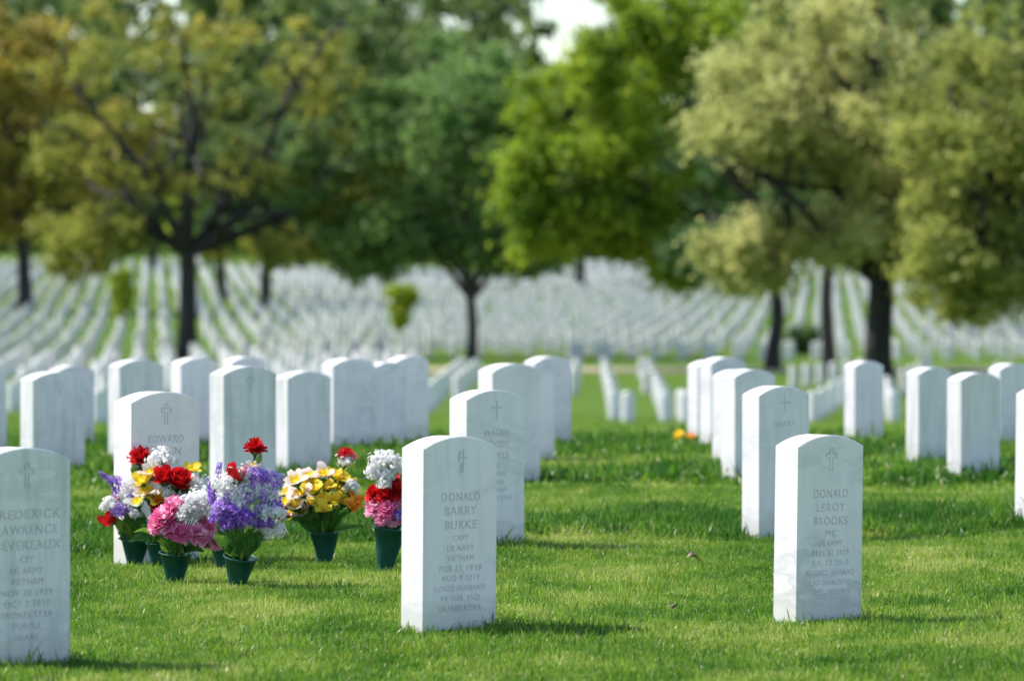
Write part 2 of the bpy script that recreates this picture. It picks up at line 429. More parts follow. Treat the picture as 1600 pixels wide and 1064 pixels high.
T = [
 # front row
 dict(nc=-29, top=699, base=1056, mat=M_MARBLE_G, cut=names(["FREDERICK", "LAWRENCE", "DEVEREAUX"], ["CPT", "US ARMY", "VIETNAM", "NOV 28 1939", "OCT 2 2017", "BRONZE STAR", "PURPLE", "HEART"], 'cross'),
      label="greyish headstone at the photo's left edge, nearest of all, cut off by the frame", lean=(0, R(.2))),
 dict(nc=661, top=681, base=998, mat=M_MARBLE, cut=names(["DONALD", "BARRY", "BURKE"], ["CAPT", "US NAVY", "VIETNAM", "FEB 21 1938", "AUG 9 2019", "LOVED HUSBAND", "FATHER AND", "GRANDFATHER"], 'flame'),
      label="front headstone with flame emblem, right beside the red and pink flower bouquet", lean=(0, R(.5))),
 dict(nc=1245, top=679, base=981, mat=M_MARBLE_V, cut=names(["DONALD", "LEROY", "BROOKS"], ["PFC", "US ARMY", "AUG 31 1937", "JUL 12 2019", "BELOVED HUSBAND", "DAD GRANDDAD", "VOLUNTEER"], 'cross'),
      label="veined front headstone standing alone in the grass on the right, cross above name", lean=(0, R(1.1))),
 # second row
 dict(nc=205, top=612, base=884, kx=1.08, mat=M_MARBLE_P, cut=names(["EDWARD", "ALLEN", "CLARK"], ["SGT", "US ARMY", "KOREA"], 'cross', .17),
      label="pinkish white headstone directly behind the largest cluster of flowers", lean=(0, R(.3))),
 dict(nc=729, top=609, base=866, mat=M_MARBLE, kx=1.03, cut=names(["WAYNE", "WOODY", "LEWIS"], ["SFC", "US ARMY", "KOREA", "VIETNAM", "BRONZE STAR"], 'budded', .17),
      label="headstone partly hidden behind the flame emblem stone, with budded cross", lean=(0, R(.4))),
 dict(nc=1187, top=603, base=844, mat=M_MARBLE, cut=names(["HARRY"], [], 'budded', .16),
      label="headstone just behind and left of the veined front stone"),
 dict(nc=1614, top=603, base=830, mat=M_MARBLE, cut=None, label="headstone cut by the photo's right edge, only its bright side showing", lean=(0, R(.8))),
 # third row
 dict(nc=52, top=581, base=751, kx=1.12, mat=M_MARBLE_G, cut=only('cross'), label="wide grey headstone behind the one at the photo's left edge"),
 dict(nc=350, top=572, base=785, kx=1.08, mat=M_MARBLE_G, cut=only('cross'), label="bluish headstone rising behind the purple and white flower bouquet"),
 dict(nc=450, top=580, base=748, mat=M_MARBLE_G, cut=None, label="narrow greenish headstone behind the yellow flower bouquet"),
 dict(nc=770, top=568, base=765, kx=1.10, mat=M_MARBLE, cut=None, label="headstone peeking out behind the budded cross stone"),
 dict(nc=1149, top=577, base=761, mat=M_MARBLE, cut=None, label="third stone of the right-hand column, bright side and narrow grey face"),
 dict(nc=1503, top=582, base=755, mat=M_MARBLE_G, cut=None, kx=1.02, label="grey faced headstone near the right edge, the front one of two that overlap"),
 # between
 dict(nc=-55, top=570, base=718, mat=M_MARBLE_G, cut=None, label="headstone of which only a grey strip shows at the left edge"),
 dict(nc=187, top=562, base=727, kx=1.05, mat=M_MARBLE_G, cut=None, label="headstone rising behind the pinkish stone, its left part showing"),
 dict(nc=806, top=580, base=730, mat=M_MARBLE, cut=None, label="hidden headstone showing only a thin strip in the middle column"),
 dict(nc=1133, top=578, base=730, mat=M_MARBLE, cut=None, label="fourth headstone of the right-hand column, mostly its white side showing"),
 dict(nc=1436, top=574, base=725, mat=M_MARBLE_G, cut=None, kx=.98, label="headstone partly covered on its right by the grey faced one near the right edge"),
 dict(nc=521, top=560, base=712, kx=1.1, mat=M_MARBLE, cut=None, label="headstone above the single red rose, left of two overlapping stones"),
 # last row on the crest
 dict(nc=90, top=571, base=696, mat=M_MARBLE_G, cut=None, label="headstone half hidden behind the wide grey stone at left", kx=.95),
 dict(nc=283, top=559, base=706, mat=M_MARBLE, cut=None, kx=.97, label="headstone between the pinkish stone and the bluish stone, standing farther back"),
 dict(nc=363, top=557, base=690, mat=M_MARBLE, cut=None, label="headstone whose white rounded top shows over the bluish stone", kx=.95),
 dict(nc=584, top=566, base=700, mat=M_MARBLE, cut=None, kx=.95, label="middle one of three overlapping stones behind the red and pink bouquet", drot=R(3)),
 dict(nc=620, top=556, base=688, mat=M_MARBLE, cut=None, kx=.93, label="rightmost of three overlapping stones behind the flame emblem stone"),
 dict(nc=836, top=557, base=696, mat=M_MARBLE, cut=None, kx=1.06, label="farthest and tallest looking headstone of the middle column"),
 dict(nc=1112, top=558, base=702, mat=M_MARBLE, cut=None, kx=1.02, label="second farthest headstone of the right-hand column, rounded top showing"),
 dict(nc=1091, top=563, base=693, mat=M_MARBLE, cut=None, kx=.95, label="farthest headstone of the right-hand column, beside the small yellow flowers"),
 dict(nc=1336, top=564, base=690, mat=M_MARBLE, cut=None, kx=.92, label="lone headstone in front of the thick dark tree trunk"),
 dict(nc=1563, top=568, base=696, mat=M_MARBLE, cut=None, label="farther headstone cut by the photo's right side, behind the grey faced one"),
]
for t in T:
    t = dict(t); headstone(t.pop('nc'), t.pop('top'), t.pop('base'), t.pop('label'), **t)

# ------------------------------------------------------------ far and middle headstones
LOW = [stone_mesh(SH, mt, None, True)[0] for mt in (M_MARBLE, M_MARBLE_G)]
cands = []     # (x, y, rot)
def field(origin, ang, du, dv, nu, nv, rot, test, jit=.04, stag=0):
    ca, sa = math.cos(ang), math.sin(ang)
    for j in range(nv):
        for i in range(nu):
            u = (i - nu / 2 + (stag * (j % 2))) * du; v = j * dv
            x = origin[0] + u * ca - v * sa; y = origin[1] + u * sa + v * ca
            if test(x, y) and RNG.random() > .06: cands.append((x + RNG.normal(0, jit), y + RNG.normal(0, jit), rot + RNG.normal(0, R(1.5)), RNG.random()))
TREE_SPOTS = []
def inview(x, y, m=.012): return -.1143 - m < x / y < .1143 + m
def pxof(x, y): return 800 + F * x / y
# left hillside
def t_left(x, y): return inview(x, y) and pxof(x, y) < 660 + (y - 150) * .6 and 120 < y < 345 + 12 * math.sin(x * .7)
# columns run away towards a point left of the centre
field((-14, 118), R(4.6), 1.02, 3.1, 74, 92, R(46), t_left, .09)
def t_mid(x, y): return inview(x, y) and pxof(x, y) >= 660 + (y - 150) * .6 and y > 174 and (pxof(x, y) < 880 + (y - 170) * .9) and y < 400
field((-8, 172), R(4.0), 1.0, 2.1, 100, 108, R(64), t_mid, .12)
def t_right(x, y): return inview(x, y) and pxof(x, y) >= 880 + (y - 170) * .9 and 165 < y < 400
field((14, 162), R(-4.0), 1.0, 2.2, 78, 108, R(60), t_right, .10)
# short receding rows in the dip
def row(px0, d0, n, step, rot=R(46)):
    x0 = (px0 - 800) / F * d0
    for i in range(n):
        cands.append((x0 + step[0] * i, d0 + step[1] * i, rot, .3))
def row2(p0, d0, p1, d1, n):
    for i in range(n):
        t = i / max(1, n - 1); d = d0 + (d1 - d0) * t; cands.append((((p0 + (p1 - p0) * t) - 800) / F * d, d, R(54), .3))
for a in ((1040, 90, 1013, 138, 7), (960, 92, 946, 138, 6), (981, 87, 981, 87, 1), (1072, 84, 1066, 92, 2), (896, 118, 902, 138, 4), (154, 82, 160, 90, 2), (166, 100, 150, 136, 6),
          (672, 100, 724, 140, 9), (716, 112, 745, 136, 5), (1272, 88, 1330, 112, 5), (1240, 126, 1345, 136, 6), (1396, 86, 1384, 118, 5), (1590, 96, 1560, 130, 5), (20, 100, 66, 136, 6), (84, 108, 118, 138, 5), (245, 112, 262, 138, 4),
          (470, 114, 500, 138, 4), (1412, 120, 1450, 138, 4), (1010, 120, 1004, 138, 2)): row2(*a)
cands.sort(key=lambda c: c[1])
# individuals: the nearest 270; the rest as one mass
NIND = 265
for i, (x, y, r, q) in enumerate(cands[:NIND]):
    o = bpy.data.objects.new("headstone", LOW[0 if q < .8 else 1]); link(o)
    o.location = (x, y, gz(x, y)); o.rotation_euler = (RNG.normal(0, .01), RNG.normal(0, .01), r)
    mid = y < 118
    if mid: tag(o, "small distant white headstone in a short receding row in the dip beyond the lawn", 'headstone', 'headstones in the dip beyond the near lawn')
    else: tag(o, "tiny blurred white headstone in the foremost lines of the far field", 'headstone', 'headstones in the foremost lines of the far field')
rest = np.array([(x, y, r) for x, y, r, q in cands[NIND:]])
me0 = LOW[0]; v0 = np.array([v.co[:] for v in me0.vertices]); f0 = [tuple(p.vertices) for p in me0.polygons]
bm = bmesh.new(); bm.from_mesh(me0); bmesh.ops.triangulate(bm, faces=bm.faces); 
f0 = np.array([[v.index for v in f.verts] for f in bm.faces]); bm.free()
c, s_ = np.cos(rest[:, 2])[:, None], np.sin(rest[:, 2])[:, None]
X = v0[None, :, 0] * c - v0[None, :, 1] * s_ + rest[:, 0:1]; Y = v0[None, :, 0] * s_ + v0[None, :, 1] * c + rest[:, 1:2]
Z = v0[None, :, 2] + ground_z(rest[:, 0], rest[:, 1])[:, None] + RNG.normal(0, .02, (len(rest), 1))
VV = np.stack([X, Y, Z], 2).reshape(-1, 3); FF = (f0[None] + (np.arange(len(rest)) * len(v0))[:, None, None]).reshape(-1, 3)
o = bpy.data.objects.new("distant_headstones", mesh_np("distant_headstones", VV, FF, [M_MARBLE], smooth=False)); link(o)
tag(o, "countless white headstones in rows covering the far hillside under the trees", 'headstones', kind='stuff')
print("far stones", len(cands))

# ------------------------------------------------------------ grass
def blade_clump(name, n, rad, hmin, hmax, wd, lean, seed, straw=.08):
    rg = np.random.default_rng(seed); V = []; Fs = []; M = []
    for i in range(n):
        a = rg.uniform(0, 2 * math.pi); r = rad * math.sqrt(rg.random()); bx, by = r * math.cos(a), r * math.sin(a)
        h = rg.uniform(hmin, hmax) * (1.6 if rg.random() < .08 else 1); d = rg.uniform(0, 2 * math.pi); ln = abs(rg.normal(.15, lean)) * h
        dx, dy = math.cos(d), math.sin(d); t = rg.uniform(0, math.pi); wx, wy = math.cos(t), math.sin(t); ww = wd * rg.uniform(.6, 1.2)
        o = len(V)
        for (f, wf) in ((0, .8), (.4, 1), (.75, .7)):
            cx, cy, cz = bx + dx * ln * f ** 2, by + dy * ln * f ** 2, h * f - .01 * (f == 0) - (ln * .35 * f * f)
            V.append((cx - wx * ww * wf / 2, cy - wy * ww * wf / 2, cz)); V.append((cx + wx * ww * wf / 2, cy + wy * ww * wf / 2, cz))
        V.append((bx + dx * ln, by + dy * ln, h - ln * .35))
        Fs += [(o, o + 1, o + 3, o + 2), (o + 2, o + 3, o + 5, o + 4), (o + 4, o + 5, o + 6)]
        M += [1 if rg.random() < straw else 0] * 3
    me = bpy.data.meshes.new(name); me.from_pydata(V, [], Fs); me.materials.append(M_GRASS); me.materials.append(M_STRAW)
    me.polygons.foreach_set('material_index', M); me.polygons.foreach_set('use_smooth', [True] * len(Fs)); me.update()
    return me
def grass_mat(name, stops, straw=False):
    m = bpy.data.materials.new(name); m.use_nodes = True; nt = m.node_tree
    b = nt.nodes["Principled BSDF"]; out = nt.nodes["Material Output"]
    p = geo_pos(nt); oi = nt.nodes.new("ShaderNodeObjectInfo")
    mp = nt.nodes.new("ShaderNodeMapping"); mp.inputs['Scale'].default_value = (1, .55, 1); nt.links.new(p, mp.inputs[0])
    n1 = noise(nt, 1.5, 4, mp.outputs[0], .6)
    a = nt.nodes.new("ShaderNodeMath"); a.operation = 'MULTIPLY_ADD'; nt.links.new(oi.outputs['Random'], a.inputs[0]); a.inputs[1].default_value = .40
    sb = nt.nodes.new("ShaderNodeMath"); sb.operation = 'MULTIPLY_ADD'; sb.inputs[1].default_value = 1.4; sb.inputs[2].default_value = -.415; nt.links.new(n1.outputs[0], sb.inputs[0])
    nt.links.new(sb.outputs[0], a.inputs[2])
    # the uncut strips along the rows are a deeper green
    at = nt.nodes.new("ShaderNodeAttribute"); at.attribute_type = 'INSTANCER'; at.attribute_name = "lush"
    a2 = nt.nodes.new("ShaderNodeMath"); a2.operation = 'MULTIPLY_ADD'; nt.links.new(at.outputs['Fac'], a2.inputs[0]); a2.inputs[1].default_value = -.30
    nt.links.new(a.outputs[0], a2.inputs[2])
    c = ramp(nt, a2.outputs[0], stops).outputs[0]
    nt.links.new(c, b.inputs['Base Color']); b.inputs['Roughness'].default_value = .42; b.inputs['Specular IOR Level'].default_value = .4
    t = nt.nodes.new("ShaderNodeBsdfTranslucent"); nt.links.new(c, t.inputs[0])
    mx = nt.nodes.new("ShaderNodeMixShader"); mx.inputs[0].default_value = .4
    nt.links.new(b.outputs[0], mx.inputs[1]); nt.links.new(t.outputs[0], mx.inputs[2]); nt.links.new(mx.outputs[0], out.inputs[0])
    return m
M_GRASS = grass_mat("grass_blade", [(.16, (.04, .145, .010)), (.42, (.13, .28, .02)), (.60, (.26, .40, .035)), (.80, (.47, .51, .13))])
M_STRAW = grass_mat("dry_blade", [(.2, (.22, .26, .06)), (.6, (.45, .42, .18)), (.8, (.6, .54, .3))])
def row_lines(x, y):
    """0..1 how much a spot lies in one of the uncut strips along the rows"""
    a = np.zeros_like(x)
    for (c, sl, hw, st) in ((19.75, .35, .95, 1.0), (24.4, .2, .75, .9), (28.6, .1, 1.9, .8), (32.5, .1, .8, .7)):
        dd = np.abs(y - (c + sl * x)) + .18 * np.sin(x * 5.1 + c) + .12 * np.sin(x * 11.7 + 2 * c)
        a = np.maximum(a, st * (1 - sstep(hw * .75, hw * 1.05, dd)))
    return a
def scatter(y0, y1, dens, s0, s1, margin=.35):
    area = (y1 - y0) * ((y0 + y1) * .1143 + 2 * margin); n = int(area * dens)
    y = RNG.uniform(y0, y1, n * 2); x = RNG.uniform(-1, 1, n * 2) * (.1143 * y1 + margin)
    k = (np.abs(x) < .1143 * y + margin); x, y = x[k][:n], y[k][:n]
    lush = row_lines(x, y); sc = RNG.uniform(s0, s1, len(x)) * (1 + 1.0 * lush * RNG.uniform(.6, 1.25, len(x)))
    # patches of uneven growth
    pn = .5 + .5 * np.sin(x * 3.1 + 1.7 * np.sin(y * 2.3)) * np.sin(y * 2.7 + 1.3 * np.sin(x * 4.1)); sc *= .8 + .4 * pn
    keep = np.ones(len(x), bool)
    for (fx, fy, fa, fk) in FOOT:
        lx = (x - fx) * math.cos(fa) + (y - fy) * math.sin(fa); ly = -(x - fx) * math.sin(fa) + (y - fy) * math.cos(fa)
        ax = np.abs(lx) - SW / 2 * fk; ay = np.abs(ly) - SD / 2 * fk
        keep &= ~((ax < 0.0) & (ay < 0.0))
        near = (ax < .035) & (ay < .035); sc = np.where(near, sc * RNG.uniform(1.2, 2.0, len(x)), sc)
    for (vx, vy) in VASE_SPOTS:
        dd = np.hypot(x - vx, y - vy); keep &= dd > .03; sc = np.where(dd < .16, np.minimum(sc, .9), sc)
    return x[keep], y[keep], sc[keep], lush[keep]
VASE_SPOTS = [((px - 800) / F * d, d) for px, d in ((209, 17.5), (245, 17.3), (272, 16.2), (369, 16.0), (508, 17.5), (600, 17.0), (344, 17.1), (371, 15.85), (274, 16.05), (508, 17.4), (602, 16.85))]
grass_col = bpy.data.collections.new("grass_clumps")
for i in range(5):
    o = bpy.data.objects.new("grass_clump", blade_clump("grass_clump", 44, .055, .010, .038, .0040, .8, 10 + i)); grass_col.objects.link(o)
grass_far = bpy.data.collections.new("grass_clumps_far")
for i in range(4):
    o = bpy.data.objects.new("grass_clump", blade_clump("grass_clump", 60, .16, .015, .042, .008, .6, 30 + i)); grass_far.objects.link(o)
def gn_scatter(name, parts, coll):
    x, y, sc, lu = (np.concatenate(a) for a in zip(*parts))
    me = bpy.data.meshes.new(name); me.vertices.add(len(x))
    me.vertices.foreach_set('co', np.stack([x, y, ground_z(x, y)], 1).astype(np.float32).ravel())
    for nm, arr in (("sc", sc), ("lush", lu), ("rz", RNG.uniform(0, 6.283, len(x)))):
        at = me.attributes.new(nm, 'FLOAT', 'POINT'); at.data.foreach_set('value', arr.astype(np.float32))
    o = bpy.data.objects.new(name, me); link(o)
    ng = bpy.data.node_groups.new(name, 'GeometryNodeTree')
    ng.interface.new_socket("Geometry", in_out='INPUT', socket_type='NodeSocketGeometry')
    ng.interface.new_socket("Geometry", in_out='OUTPUT', socket_type='NodeSocketGeometry')
    N = ng.nodes; gi = N.new('NodeGroupInput'); go = N.new('NodeGroupOutput')
    ci = N.new('GeometryNodeCollectionInfo'); ci.inputs['Collection'].default_value = coll; ci.inputs['Separate Children'].default_value = True
    ci.inputs['Reset Children'].default_value = True
    ip = N.new('GeometryNodeInstanceOnPoints'); ip.inputs['Pick Instance'].default_value = True
    def attr(nm):
        a = N.new('GeometryNodeInputNamedAttribute'); a.data_type = 'FLOAT'; a.inputs[0].default_value = nm; return a.outputs['Attribute']
    cx = N.new('ShaderNodeCombineXYZ'); ng.links.new(attr("rz"), cx.inputs[2])
    mp = N.new('GeometryNodeMeshToPoints')
    ng.links.new(gi.outputs[0], mp.inputs[0]); ng.links.new(mp.outputs[0], ip.inputs['Points'])
    ng.links.new(ci.outputs[0], ip.inputs['Instance'])
    ng.links.new(cx.outputs[0], ip.inputs['Rotation']); ng.links.new(attr("sc"), ip.inputs['Scale'])
    ng.links.new(ip.outputs[0], go.inputs[0])
    md = o.modifiers.new("scatter", 'NODES'); md.node_group = ng
    print(name, len(x)); return o
near = gn_scatter("grass", [scatter(12.2, 17.5, 760, .65, 1.2), scatter(17.5, 23, 620, .7, 1.2)], grass_col)
tag(near, "mown green lawn around the near headstones, longer in strips along the rows", 'grass', kind='stuff')
far = gn_scatter("grass", [scatter(23, 34, 150, .75, 1.15), scatter(34, 95, 26, .8, 1.3)], grass_far)
tag(far, "soft blurred green lawn beyond the third row of stones, down the slope", 'grass', kind='stuff')

# ------------------------------------------------------------ trees
def leaf_cloud(centres, radii, per, size, seed, flat=.8):
    rg = np.random.default_rng(seed); C = np.repeat(np.array(centres), per, 0); Rr = np.repeat(np.array(radii), per)[:, None]
    n = len(C); dirs = rg.normal(size=(n, 3)); dirs /= np.linalg.norm(dirs, axis=1)[:, None]
    rr = Rr * np.minimum(np.abs(rg.normal(0, .62, (n, 1))), 1.6); Pp = C + dirs * rr * np.array([1, 1, flat]); 
    a = rg.normal(size=(n, 3)); a /= np.linalg.norm(a, axis=1)[:, None]
    b_ = np.cross(a, rg.normal(size=(n, 3))); b_ /= np.linalg.norm(b_, axis=1)[:, None]
    s = size * rg.uniform(.6, 1.3, (n, 1)); n3 = np.cross(a, b_)
    # a leaf spray: folded quad
    V = np.stack([Pp - a * s, Pp - b_ * s * .55 + n3 * s * .18, Pp + a * s, Pp + b_ * s * .55 + n3 * s * .18], 1).reshape(-1, 3)
    Fq = np.arange(n * 4).reshape(n, 4)
    return V, Fq
def bend(p0, p1, n, amp, rg, sag=0):
    p0, p1 = np.array(p0, float), np.array(p1, float); L = np.linalg.norm(p1 - p0); out = []
    off = rg.normal(0, amp * L, 3); off2 = rg.normal(0, amp * L * .5, 3)
    for i in range(n + 1):
        t = i / n; out.append(p0 + (p1 - p0) * t + off * math.sin(math.pi * t) + off2 * math.sin(2 * math.pi * t) + np.array([0, 0, sag * L * math.sin(math.pi * t)]))
    return out
def tree(kind, label, px, d, fork, rtrunk, limbs, lobes, leafmat, barkmat, leaf=.16, per=150, seed=1, lean=(0, 0), group=None, clump=(.5, .95), cat='tree', basez=None):
    """lobes: (dx, dz, dy, rx, rz, ry, n clumps) in metres from the trunk foot; limbs: (dx, dz, dy) end points"""
    rg = np.random.default_rng(seed); x = (px - 800) / F * d; z = gz(x, d) if basez is None else basez
    root = empty(kind, (x, d, z), 0, label=label, cat=cat, group=group)
    mb = MB(); top = np.array([lean[0], lean[1], fork])
    tr = bend((0, 0, -.3), top, 6, .02, rg)
    mb.tube(tr, [rtrunk * (1.45 if i == 0 else 1.15 if i == 1 else 1 - .03 * i) for i in range(7)], 12)
    nodes = []
    for (dx, dz, dy) in limbs:
        L = bend(top * .96, (dx, dy, dz), 8, .06, rg, .03)
        r0 = rtrunk * rg.uniform(.55, .72); mb.tube(L, [r0 * (1 - .085 * i) for i in range(9)], 8)
        nodes += [(p, r0 * (1 - .085 * i)) for i, p in enumerate(L) if i > 1]
        for q in range(3):      # secondary limbs
            i = rg.integers(2, 7); p = L[i]; e = p + np.array([rg.normal(0, 1.6), rg.normal(0, 1.6), abs(rg.normal(1.2, .8))]) * (fork / 4 + .5)
            L2 = bend(p, e, 5, .08, rg); r1 = r0 * .5
            mb.tube(L2, [r1 * (1 - .14 * k) for k in range(6)], 6); nodes += [(pp, r1 * (1 - .14 * k)) for k, pp in enumerate(L2) if k > 1]
    cs, rs = [], []
    for (dx, dz, dy, rx, rz, ry, n) in lobes:
        for _ in range(n):
            v = rg.normal(size=3); v /= np.linalg.norm(v); v *= rg.random() ** .4
            cs.append((dx + v[0] * rx, dy + v[1] * ry, dz + v[2] * rz)); rs.append(rg.uniform(*clump))
    NP = np.array([n_[0] for n_ in nodes])
    for c_, r_ in zip(cs, rs):
        c_ = np.array(c_); k = np.argmin(np.linalg.norm(NP - c_, axis=1) + .3 * np.maximum(0, NP[:, 2] - c_[2]))
        L = bend(NP[k], c_, 3, .07, rg); rr = min(nodes[k][1] * .5, .06); mb.tube(L, [rr, rr * .75, rr * .5, .012], 5)
    mb.build('trunk', barkmat, root)
    V_, F_ = leaf_cloud(cs, rs, per, leaf, seed + 99)
    cr = bpy.data.objects.new('crown', mesh_np('crown', V_, F_, [leafmat], smooth=False)); link(cr); cr.parent = root
    return root
L_OLIVE = foliage_mat("spring_olive_leaves", (.15, .20, .035), (.33, .35, .06), (.56, .46, .10), .3, .55)
L_BROWN = foliage_mat("bronze_leaves", (.16, .15, .03), (.38, .31, .05), (.58, .47, .08), .3)
L_DARK = foliage_mat("dark_green_leaves", (.035, .09, .03), (.07, .15, .045), (.13, .22, .06), .3)
L_BRIGHT = foliage_mat("bright_green_leaves", (.08, .18, .015), (.26, .38, .025), (.50, .58, .05), .5, .5)
L_KHAKI = foliage_mat("khaki_flowering_leaves", (.24, .28, .07), (.52, .53, .18), (.76, .74, .36), .35, .5)
L_FAR = foliage_mat("far_wood_leaves", (.08, .15, .045), (.15, .23, .065), (.25, .33, .10), .06)
L_LIME = foliage_mat("lime_leaves", (.16, .26, .012), (.36, .46, .025), (.60, .64, .06), 1.0, .5)
G_T = "trees standing among the graves"
k = 41.2   # px per metre at 170 m
tree("spring_tree", "large tree with dark forked trunk and thin olive yellow spring leaves, left", 293, 170, 4.1, .38,
     [(-.1, 8.2, .2), (-.9, 13.5, 0), (2.6, 8.0, .5), (6.0, 12.8, 0), (4.2, 5.6, -1), (-2.6, 6.4, 1), (-4, 10, -1), (6.4, 7.4, 0), (.8, 10.5, -.5)],
     [(-.3, 11.6, 0, 5.6, 2.8, 4, 44), (-3.8, 8.4, 0, 2.6, 1.8, 2.5, 22), (2.6, 7.2, 0, 2.6, 1.4, 3, 16), (-.8, 7.2, 0, 2, 1.2, 3, 10), (-3.4, 4.7, -.5, 2.2, 1.3, 2, 34), (-4.2, 3.4, -.5, 1.2, .5, 1, 8), (3.2, 4.3, .5, 2.4, .9, 2, 20), (6.2, 6.4, 1, 2.4, 2.6, 2, 34), (5.2, 10.5, 1, 2.0, 2.3, 2, 18)],
     L_OLIVE, M_BARK, .14, 96, 11, group=G_T, clump=(.45, 1.0))
tree("bronze_tree", "bronze leaved tree with dark trunk on the hillside at the far left", 38, 240, 4.0, .42,
     [(-3, 9, 0), (2.5, 9, 0), (-.5, 12, 0), (4.4, 6.6, 0), (-5, 6, 0)],
     [(-1, 9.0, 0, 6.0, 4.0, 4, 120), (-2, 13.5, 0, 6, 2.6, 4, 60), (5.0, 8.4, -2, 2.8, 3.0, 3, 34), (-3, 4.6, 0, 4, 1.0, 3, 16)],
     L_BROWN, M_BARK, .2, 150, 12, group=G_T, clump=(.6, 1.3))
tree("round_green_tree", "mid green tree with slim forked trunk near the photo's centre", 735, 170, 2.35, .21,
     [(-1.8, 4.6, .3), (.1, 6.5, 0), (2.0, 5.0, -.3), (-3.2, 6.5, .6), (3.0, 7, 0), (0, 9.5, 0)],
     [(-.3, 8.4, 0, 4.0, 4.2, 3.5, 120), (-3.2, 4.5, 0, 2.8, 1.5, 2, 50), (1.6, 4.3, 0, 2.2, 1.1, 2, 34), (-5.0, 5.8, .5, 2.4, 2.6, 1.5, 38)],
     L_DARK2 if 'L_DARK2' in globals() else foliage_mat("mid_green_leaves", (.09, .19, .05), (.18, .31, .08), (.31, .43, .13), .3), M_BARKB, .15, 190, 13, group=G_T)
tree("bright_green_tree", "tree with bright fresh green leaves reaching left over the graves, right of centre", 1210, 150, 2.9, .26,
     [(-4.0, 7, 1), (-1.5, 6.5, .5), (.8, 7, 0), (-7, 8.5, 1), (-2.2, 10, 0), (2.5, 9.5, 0), (-.9, 3.9, -.5)],
     [(-5.6, 7.6, .5, 3.4, 3.6, 3, 96), (-3.0, 4.0, .5, 2.0, 1.4, 2.5, 46), (-6.2, 4.9, .5, 2.4, 1.1, 2, 34), (-3.4, 11.2, 0, 4.2, 1.8, 3, 44), (-8.0, 6.0, .5, 1.3, 2.6, 1.6, 26), (.3, 6.6, 1, 3, 3, 2.5, 40)],
     L_BRIGHT, M_BARK, .15, 185, 14, group=G_T)
tree("khaki_tree", "tree with pale khaki spring crown and the thickest dark trunk, right side", 1378, 118, 3.1, .40,
     [(-4.2, 6.2, -1), (-2, 8, 0), (1.5, 8, 0), (3.5, 6, -.6), (-3.2, 4.2, -.6), (4.6, 8, .5), (0, 10, 0)],
     [(-1.2, 8.2, -.3, 3.7, 2.6, 3, 120), (2.4, 6.4, 0, 3.0, 3.2, 3, 84), (-3.6, 6.7, -1, 1.9, 1.0, 2, 34), (-3.6, 3.8, -1, 1.6, 1.0, 1.4, 32), (-1, 4.3, -.5, 1.9, .8, 2, 26), (3.2, 3.3, -.5, 2.2, 1.4, 1.8, 34), (.5, 5.4, -.5, 2.2, 1.6, 2, 26)],
     L_KHAKI, M_BARK, .11, 210, 15, group=G_T, clump=(.45, .8))
tree("dark_green_tree", "dark green tree with brown trunk behind the khaki tree", 1295, 140, 3.6, .22,
     [(-2, 6, 0), (1.5, 6.5, 0), (0, 9, 0), (3.5, 6, 0), (-3.6, 5, .5)],
     [(0, 7.5, 1, 4.2, 3.2, 3, 90), (-3.2, 4.0, .5, 1.8, .9, 1.8, 18)],
     L_DARK, M_BARKB, .16, 150, 16, group=G_T)
tree("olive_tree", "olive green tree hanging into the photo at the right edge", 1665, 112, 3.6, .36,
     [(-2.4, 4.4, -.5), (-3, 6.5, 0), (0, 8, 0), (2, 7, 0), (-1.5, 9, 0)],
     [(-1.6, 6.8, 0, 2.8, 3.0, 2.5, 84), (-2.4, 3.3, -.4, 1.8, 1.3, 1.6, 40), (2, 7, 0, 2.5, 2.5, 2.5, 30)],
     foliage_mat("olive_green_leaves", (.15, .20, .04), (.34, .38, .08), (.56, .55, .18), .35), M_BARK, .12, 190, 17, group=G_T, clump=(.45, .85))
tree("leaning_tree", "dark green tree with thin leaning trunk between the right hand trees", 1502, 200, 3.6, .2,
     [(-3, 6, 0), (0, 7, 0), (2.5, 6, 0)], [(-1.5, 6.8, 0, 5.0, 3.0, 3, 80)], L_DARK, M_BARK, .2, 140, 18, lean=(-.9, 0), group=G_T, clump=(.6, 1.2))
HG = "trees on the far hillside"
